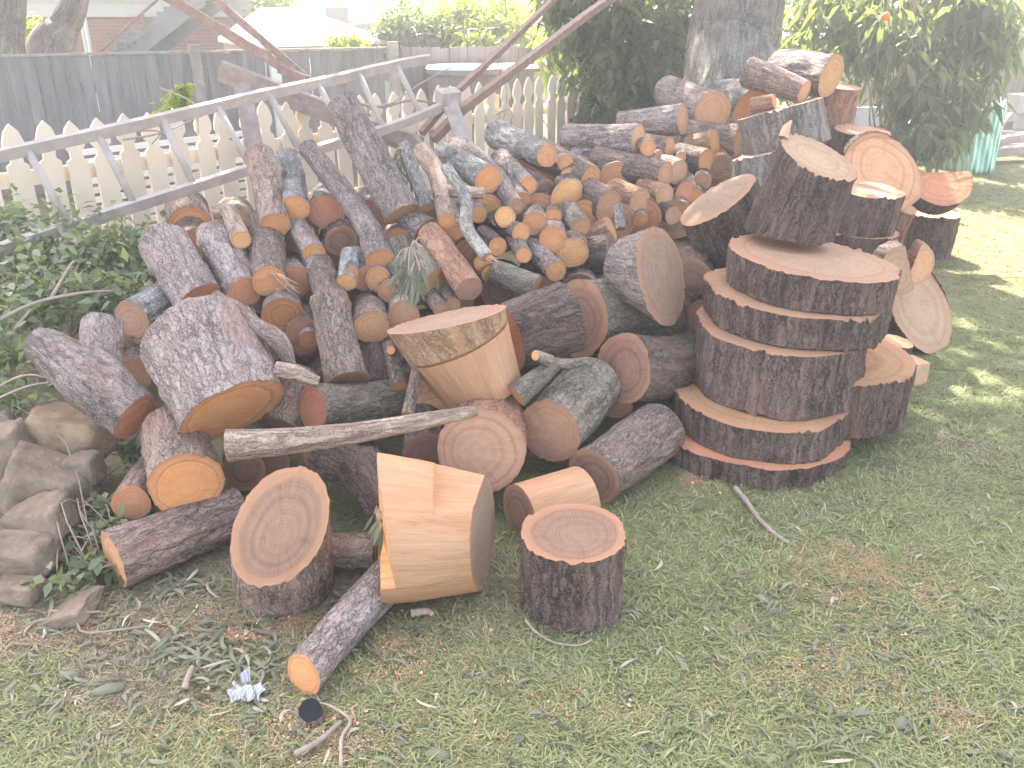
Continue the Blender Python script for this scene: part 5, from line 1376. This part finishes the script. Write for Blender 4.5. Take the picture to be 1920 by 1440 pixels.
gum_leaves('fallen_gum_leaves', np.vstack([gpts(700, 0, 1920, 1100, 1440, rg), gpts(220, 1150, 1900, 930, 1200, rg), gpts(150, 30, 560, 1120, 1330, rg), gpts(80, 500, 1250, 1060, 1250, rg)]), 0.055, 0.0075, 'leaf_gum', 5, 0.012)
gum_leaves('fallen_gum_leaves', np.vstack([gpts(70, 280, 520, 1170, 1270, rg), gpts(30, 60, 260, 1130, 1200, rg), gpts(25, 1000, 1150, 1150, 1210, rg), gpts(20, 300, 430, 1080, 1120, rg)]), 0.085, 0.009, 'leaf_gum', 6, 0.015)
def chips(name, P, size, mat, seed):
    rg = np.random.default_rng(seed); n = len(P)
    a = rg.uniform(0, 6.28, n); s_ = size * rg.uniform(.4, 1.4, n); w = s_ * rg.uniform(.25, .8, n)
    d = np.stack([np.cos(a), np.sin(a), rg.uniform(-.3, .5, n)], -1); e = np.stack([-np.sin(a), np.cos(a), rg.uniform(-.3, .3, n)], -1)
    c = P + np.stack([0 * a, 0 * a, rg.uniform(.003, .018, n)], -1)
    V = np.stack([c - d * s_[:, None] / 2, c + e * w[:, None] / 2, c + d * s_[:, None] / 2, c - e * w[:, None] / 2], 1).reshape(-1, 3)
    return tag(mesh(name, V, np.arange(len(V)).reshape(-1, 4), M[mat], smooth=False), kind='stuff')
def patch(n, px, py, sx, sy, rg): return np.array([G(px + rg.normal(0, sx), py + rg.normal(0, sy)) for _ in range(n)])
def dust(q, rg):
    out = []
    for n, px, py, sx, sy in q:
        c = G(px, py); k = ray(px, py)
        dx, dy = abs(G(px + sx, py) - c)[0], abs(G(px, py + sy) - c)[1]
        P = np.stack([c[0] + rg.normal(0, dx, n), c[1] + rg.normal(0, dy, n), np.zeros(n)], -1)
        out.append(P[fbm(P * (16, 16, 1), 33, 3) + rg.uniform(-.5, .5, n) > -0.05])
    return np.vstack(out)
DQ = [(9000, 480, 1185, 75, 22), (9000, 760, 1240, 110, 45), (13000, 1600, 1060, 80, 32), (10000, 1660, 1110, 110, 40), (2500, 1290, 905, 25, 8), (7000, 560, 1380, 200, 40),
      (5000, 1560, 1260, 120, 35), (3500, 1120, 1330, 140, 35), (3500, 880, 1180, 130, 30), (6000, 100, 1190, 90, 30), (3000, 1780, 1330, 60, 40), (3000, 1350, 930, 160, 16)]
chips('sawdust', dust(DQ, rg), 0.0042, 'sawdust', 9)
chips('wood_chips', dust([(max(25, n // 110), a, b_, c, d) for n, a, b_, c, d in DQ], rg), 0.010, 'splinter', 19)
def ground_stick(label, pts, rad, mat='dead_twig', name='stick'):
    m = MB(); P = catmull([G(x, y, z) for x, y, z in pts], 18); m.tube(P, np.linspace(rad, rad * .6, 18) * (1 + .12 * np.sin(np.arange(18) * 2.1)), 7)
    tag(m.build(name, M[mat], smooth=True), label, 'stick')
ground_stick('grey stick lying on the lawn in front of the stack of slices', [(1378, 914, .03), (1400, 940, .02), (1425, 975, .015), (1462, 1008, .012), (1480, 1018, .01)], 0.009)
ground_stick('long curved grey twig on the soil at lower left', [(92, 1146, .02), (140, 1150, .03), (155, 1185, .02), (230, 1180, .02), (290, 1172, .015)], 0.004)
ground_stick('thin twig branching off the curved grey twig', [(100, 1146, .02), (160, 1148, .03), (188, 1147, .02)], 0.005)
ground_stick('bent pale twig at the foot of the front stump', [(985, 1162, .03), (1005, 1185, .02), (1040, 1205, .015), (1085, 1210, .015), (1110, 1200, .02)], 0.004)
ground_stick('forked dry twig right of the painted dark hole', [(640, 1440, .01), (640, 1385, .02), (656, 1350, .03), (622, 1325, .03), (600, 1318, .02)], 0.0045)
ground_stick('thick peeling stick below the painted dark hole', [(552, 1415, .01), (600, 1388, .02), (640, 1352, .03)], 0.008)
ground_stick('short brown stick standing near the crumpled wrapper', [(346, 1292, .01), (352, 1270, .02), (362, 1248, .035)], 0.009, 'twig')
ground_stick('small cut twig end below the notched peeled block', [(770, 1150, .02), (800, 1146, .02), (812, 1152, .02)], 0.012, 'twig')
q = G(583, 1332, 0.034)
th = thing('hollow_bark_piece', q, 'small bark piece with hollow shade painted black on its end below the front log end', 'bark piece')
_, hf = limb(th, q, [q, q - (0.004, -0.006, 0.034)], [0.027, 0.036], 'bark_brown', fN=unit((0.15, -0.45, 1)), cutF='hole', cutB='hole', lump=1.6)
for f_ in hf: f_.data.materials[0] = M['painted_hole_shade']  # solid end painted black, in place of the shade within a hollow
# crumpled printed wrapper
def paper_mat():
    t = NT('printed_wrapper')
    g = t.n('TexCoord').outputs['Object']
    wv = t.n('TexWave'); wv.inputs['Scale'].default_value = 40; wv.inputs['Distortion'].default_value = 6; wv.inputs['Detail'].default_value = 3
    t.l(g, wv.inputs['Vector'])
    col = t.mix(t.ramp(wv.outputs['Fac'], [(0.55, 0.0), (0.62, 1.0)]), (0.50, 0.49, 0.48), (0.34, 0.355, 0.39))
    M['wrapper'] = t.done(col, 0.4)
paper_mat()
q = G(466, 1305, 0.0); rg = np.random.default_rng(8)
nx_, ny_ = 16, 10
V, F = [], []
for j in range(ny_):
    for i in range(nx_):
        u, v = i / (nx_ - 1) - .5, j / (ny_ - 1) - .5
        V.append((u * 0.078 + 0.006 * math.sin(9 * v + i), v * 0.05 + 0.006 * math.sin(i * 1.7), 0.008 + 0.006 * math.sin(i * 1.3 + j * 0.8) + rg.uniform(0, .005) + 0.014 * (1 - 4 * v * v)))
F = [(j * nx_ + i, j * nx_ + i + 1, (j + 1) * nx_ + i + 1, (j + 1) * nx_ + i) for j in range(ny_ - 1) for i in range(nx_ - 1)]
V += [(-0.02, 0.02, 0.02), (0.0, 0.026, 0.02), (0.002, 0.03, 0.062), (-0.022, 0.024, 0.045)]; F.append(tuple(range(len(V) - 4, len(V))))
o = mesh('wrapper', V, F, M['wrapper'], smooth=False, loc=q); md = o.modifiers.new('thickness', 'SOLIDIFY'); md.thickness = 0.001
tag(o, 'crumpled silvery white printed wrapper lying on the lawn', 'wrapper')
for (px, py, a, ln, lb) in ((205, 1302, 0.35, .085, 'long pale green curled leaf left of the wrapper'), (135, 1275, 0.1, .05, 'whitish dry curled leaf at lower left'), (1690, 1365, 0.6, .05, 'pale dry leaf at lower right of the lawn'), (820, 1425, -.2, .06, 'silvery leaf at the bottom edge of the lawn')):
    q = G(px, py); V = []
    for u in np.linspace(-.5, .5, 9):
        w = 0.012 * (1 - (2 * u) ** 2) ** .6 + .0005; b = 0.15 * u * u
        V += [(ln * u * math.cos(a) - (w + b * ln) * math.sin(a), ln * u * math.sin(a) + (w + b * ln) * math.cos(a), .022 - .03 * u * u), (ln * u * math.cos(a) + (w - b * ln) * math.sin(a), ln * u * math.sin(a) - (w - b * ln) * math.cos(a), .012)]
    o = mesh('dry_leaf', V, [(2 * i, 2 * i + 1, 2 * i + 3, 2 * i + 2) for i in range(8)], M['leaf_gum'], None, {'lv': np.full(18, .6)}, loc=q)
    md = o.modifiers.new('thickness', 'SOLIDIFY'); md.thickness = 0.0008
    tag(o, lb, 'leaf')
# gum leaves hanging in the middle of the heap
def hanging(name, label, px, py, t, n, sx, sy, ln, mat, seed):
    rg = np.random.default_rng(seed); m_V, m_F, lv = [], [], []
    r = thing(name, W(px, py - sy, t), label, 'leafy twig')
    tw = MB()
    for k in range(n):
        p = W(px + rg.normal(0, sx * .45), py + rg.normal(-8, sy * .45), t + rg.uniform(-.03, .05))
        a = rg.normal(0, .45); L = ln * rg.uniform(.6, 1.2); w = L * .14
        d = np.array((math.sin(a), rg.uniform(-.3, .1), -math.cos(a))); x = np.array((math.cos(a), rg.uniform(-.5, .5), math.sin(a)))
        b0 = len(m_V)
        for u in np.linspace(0, 1, 6):
            ww = w * math.sin(math.pi * min(.97, max(.03, u))) / 2
            c = p + d * L * u + np.array((0.1 * L * u * u * math.sin(k), 0, 0))
            m_V += [c + x * ww, c - x * ww]; lv += [rg.uniform(0, 1)] * 2 if u == 0 else [lv[-1]] * 2
        m_F += [(b0 + 2 * i, b0 + 2 * i + 1, b0 + 2 * i + 3, b0 + 2 * i + 2) for i in range(5)]
        if k % 4 == 0: tw.tube([W(px, py - sy, t), (W(px, py - sy, t) + p) / 2 + (0, 0, .02), p], .0025, 5)
    o = mesh('leaves', np.array(m_V) - np.array(r.location), m_F, M[mat], r, {'lv': lv}); o['kind'] = 'stuff'
    tw.build('twigs', M['twig'], r)
hanging('gum_twig', 'bunch of drooping gum leaves hanging in the middle of the heap', 770, 505, 3.10, 60, 34, 42, 0.085, 'leaf_gum', 3)
hanging('gum_twig', 'wilted gum leaves caught beside the foot of the tall leaning log', 750, 305, 3.65, 30, 26, 30, 0.08, 'leaf_gum', 4)
hanging('gum_twig', 'gum twig with narrow leaves hanging at the notch of the peeled block', 712, 985, 2.22, 16, 26, 24, 0.07, 'leaf_gum', 5)

# ================================================================== GRASS
def tuft(name, n, h, w, spread, mat, seed, lay=0.7):
    rg = np.random.default_rng(seed); V, F, lv = [], [], []
    for k in range(n):
        a = rg.uniform(0, 6.283); r = spread * math.sqrt(rg.uniform(0, 1)); px, py = r * math.cos(rg.uniform(0, 6.283)), r * math.sin(rg.uniform(0, 6.283))
        L = h * rg.uniform(.5, 1.3); ww = w * rg.uniform(.6, 1.2); el = rg.uniform(.15, 1.25) * (1 - lay * .4)
        dx, dy = math.cos(a), math.sin(a); b0 = len(V); q = rg.uniform(0, 1)
        for u, tap in ((0, .8), (.45, 1), (1, .08)):
            e = el * (1 - lay * u * .8); d = L * u
            x = px + dx * d * math.cos(e); y = py + dy * d * math.cos(e); z = d * math.sin(max(e, .08))
            V += [(x - dy * ww * tap / 2, y + dx * ww * tap / 2, z), (x + dy * ww * tap / 2, y - dx * ww * tap / 2, z)]; lv += [q, q]
        F += [(b0, b0 + 1, b0 + 3, b0 + 2), (b0 + 2, b0 + 3, b0 + 5, b0 + 4)]
    me_o = mesh(name, V, F, M[mat], None, {'lv': lv})
    COL.objects.unlink(me_o)
    return me_o
tc_ = bpy.data.collections.new('grass_tufts')
dc_ = bpy.data.collections.new('dry_tufts')
for i in range(5): tc_.objects.link(tuft('grass_tuft', 22, 0.030, 0.0032, 0.032, 'grass_blade', 60 + i))
for i in range(4): dc_.objects.link(tuft('dry_tuft', 18, 0.026, 0.0028, 0.036, 'grass_dry', 80 + i, 0.95))
def scatter(name, P, coll, smin, smax, seed):
    rg = np.random.default_rng(seed)
    me = bpy.data.meshes.new(name); me.from_pydata([tuple(map(float, p)) for p in P], [], [])
    at = me.attributes.new('rot', 'FLOAT_VECTOR', 'POINT'); rv = np.zeros((len(P), 3), dtype=np.float32)
    rv[:, 2] = rg.uniform(0, 6.283, len(P)); rv[:, 0] = rg.normal(0, .12, len(P)); rv[:, 1] = rg.normal(0, .12, len(P)); at.data.foreach_set('vector', rv.ravel())
    at = me.attributes.new('scl', 'FLOAT', 'POINT'); at.data.foreach_set('value', rg.uniform(smin, smax, len(P)).astype(np.float32))
    o = bpy.data.objects.new(name, me); COL.objects.link(o)
    g = bpy.data.node_groups.new(name, 'GeometryNodeTree')
    g.interface.new_socket('Geometry', in_out='INPUT', socket_type='NodeSocketGeometry'); g.interface.new_socket('Geometry', in_out='OUTPUT', socket_type='NodeSocketGeometry')
    gi_, go_ = g.nodes.new('NodeGroupInput'), g.nodes.new('NodeGroupOutput')
    ip = g.nodes.new('GeometryNodeInstanceOnPoints'); ci = g.nodes.new('GeometryNodeCollectionInfo')
    ci.inputs['Collection'].default_value = coll; ci.inputs['Separate Children'].default_value = True; ci.inputs['Reset Children'].default_value = True
    ra = g.nodes.new('GeometryNodeInputNamedAttribute'); ra.data_type = 'FLOAT_VECTOR'; ra.inputs['Name'].default_value = 'rot'
    sa = g.nodes.new('GeometryNodeInputNamedAttribute'); sa.data_type = 'FLOAT'; sa.inputs['Name'].default_value = 'scl'
    rot = g.nodes.new('FunctionNodeEulerToRotation')
    ip.inputs['Pick Instance'].default_value = True
    lk = g.links.new
    lk(gi_.outputs[0], ip.inputs['Points']); lk(ci.outputs[0], ip.inputs['Instance']); lk(ra.outputs[0], rot.inputs[0]); lk(rot.outputs[0], ip.inputs['Rotation']); lk(sa.outputs[0], ip.inputs['Scale']); lk(ip.outputs[0], go_.inputs[0])
    o.modifiers.new('scatter', 'NODES').node_group = g
    return tag(o, kind='stuff')
rg = np.random.default_rng(5)
def lawn_points(n, x0, x1, y0, y1, thin):
    P = np.stack([rg.uniform(x0, x1, n), rg.uniform(y0, y1, n), np.zeros(n)], -1)
    dry = fbm(P * (1.5, 1.5, 1) + 3, 91, 3) * 0.7 + 0.5 * fbm(P * (6, 6, 1), 19, 2)
    d = dry + thin(P)
    return P, d
# bare, dry ground near the heap and at lower left; greener to the right
def thin(P):
    return 0.62 * sstep(0.9, -0.5, P[:, 0]) * sstep(4.5, 1.5, P[:, 1]) - 0.28 * sstep(0.6, 2.2, P[:, 0]) - 0.10
green, dryp = [], []
for (n, a) in ((34000, (-1.7, 2.6, 1.1, 2.6)), (30000, (0.3, 4.2, 2.6, 4.6)), (26000, (1.2, 6.5, 4.6, 9.5))):
    P, d = lawn_points(n, *a, thin)
    far = P[:, 1] > 2.6
    P[:, 2] = 0.012 * fbm(np.stack([P[:, 0] * 1.7, P[:, 1] * 1.7, 0 * P[:, 0]], -1), 4, 3) - 0.003
    r = rg.uniform(-.35, .35, n)
    green.append(P[d + r < 0.27]); dryp.append(P[(d + r >= 0.15) & (rg.uniform(0, 1, n) < .7)])
scatter('lawn_grass', np.vstack(green), tc_, 0.7, 1.35, 1)
scatter('dry_grass', np.vstack(dryp), dc_, 0.7, 1.4, 2)

# ================================================================== HAZE: thin air volume, added mainly to lift the darks as lens glare does
def haze(dens, aniso):
    m = bpy.data.materials.new('haze'); m.use_nodes = True
    nt = m.node_tree; nt.nodes.clear()
    o = nt.nodes.new('ShaderNodeOutputMaterial'); v = nt.nodes.new('ShaderNodeVolumePrincipled')
    v.inputs['Color'].default_value = (0.97, 0.97, 1.0, 1); v.inputs['Density'].default_value = dens; v.inputs['Anisotropy'].default_value = aniso
    nt.links.new(v.outputs[0], o.inputs['Volume'])
    mb = MB(); mb.box((0, 50, 4.7), (100, 0, 0), (0, 75, 0), (0, 0, 6.0))
    h = mb.build('haze', m); h['kind'] = 'stuff'
    return h
haze(0.017, 0.5)
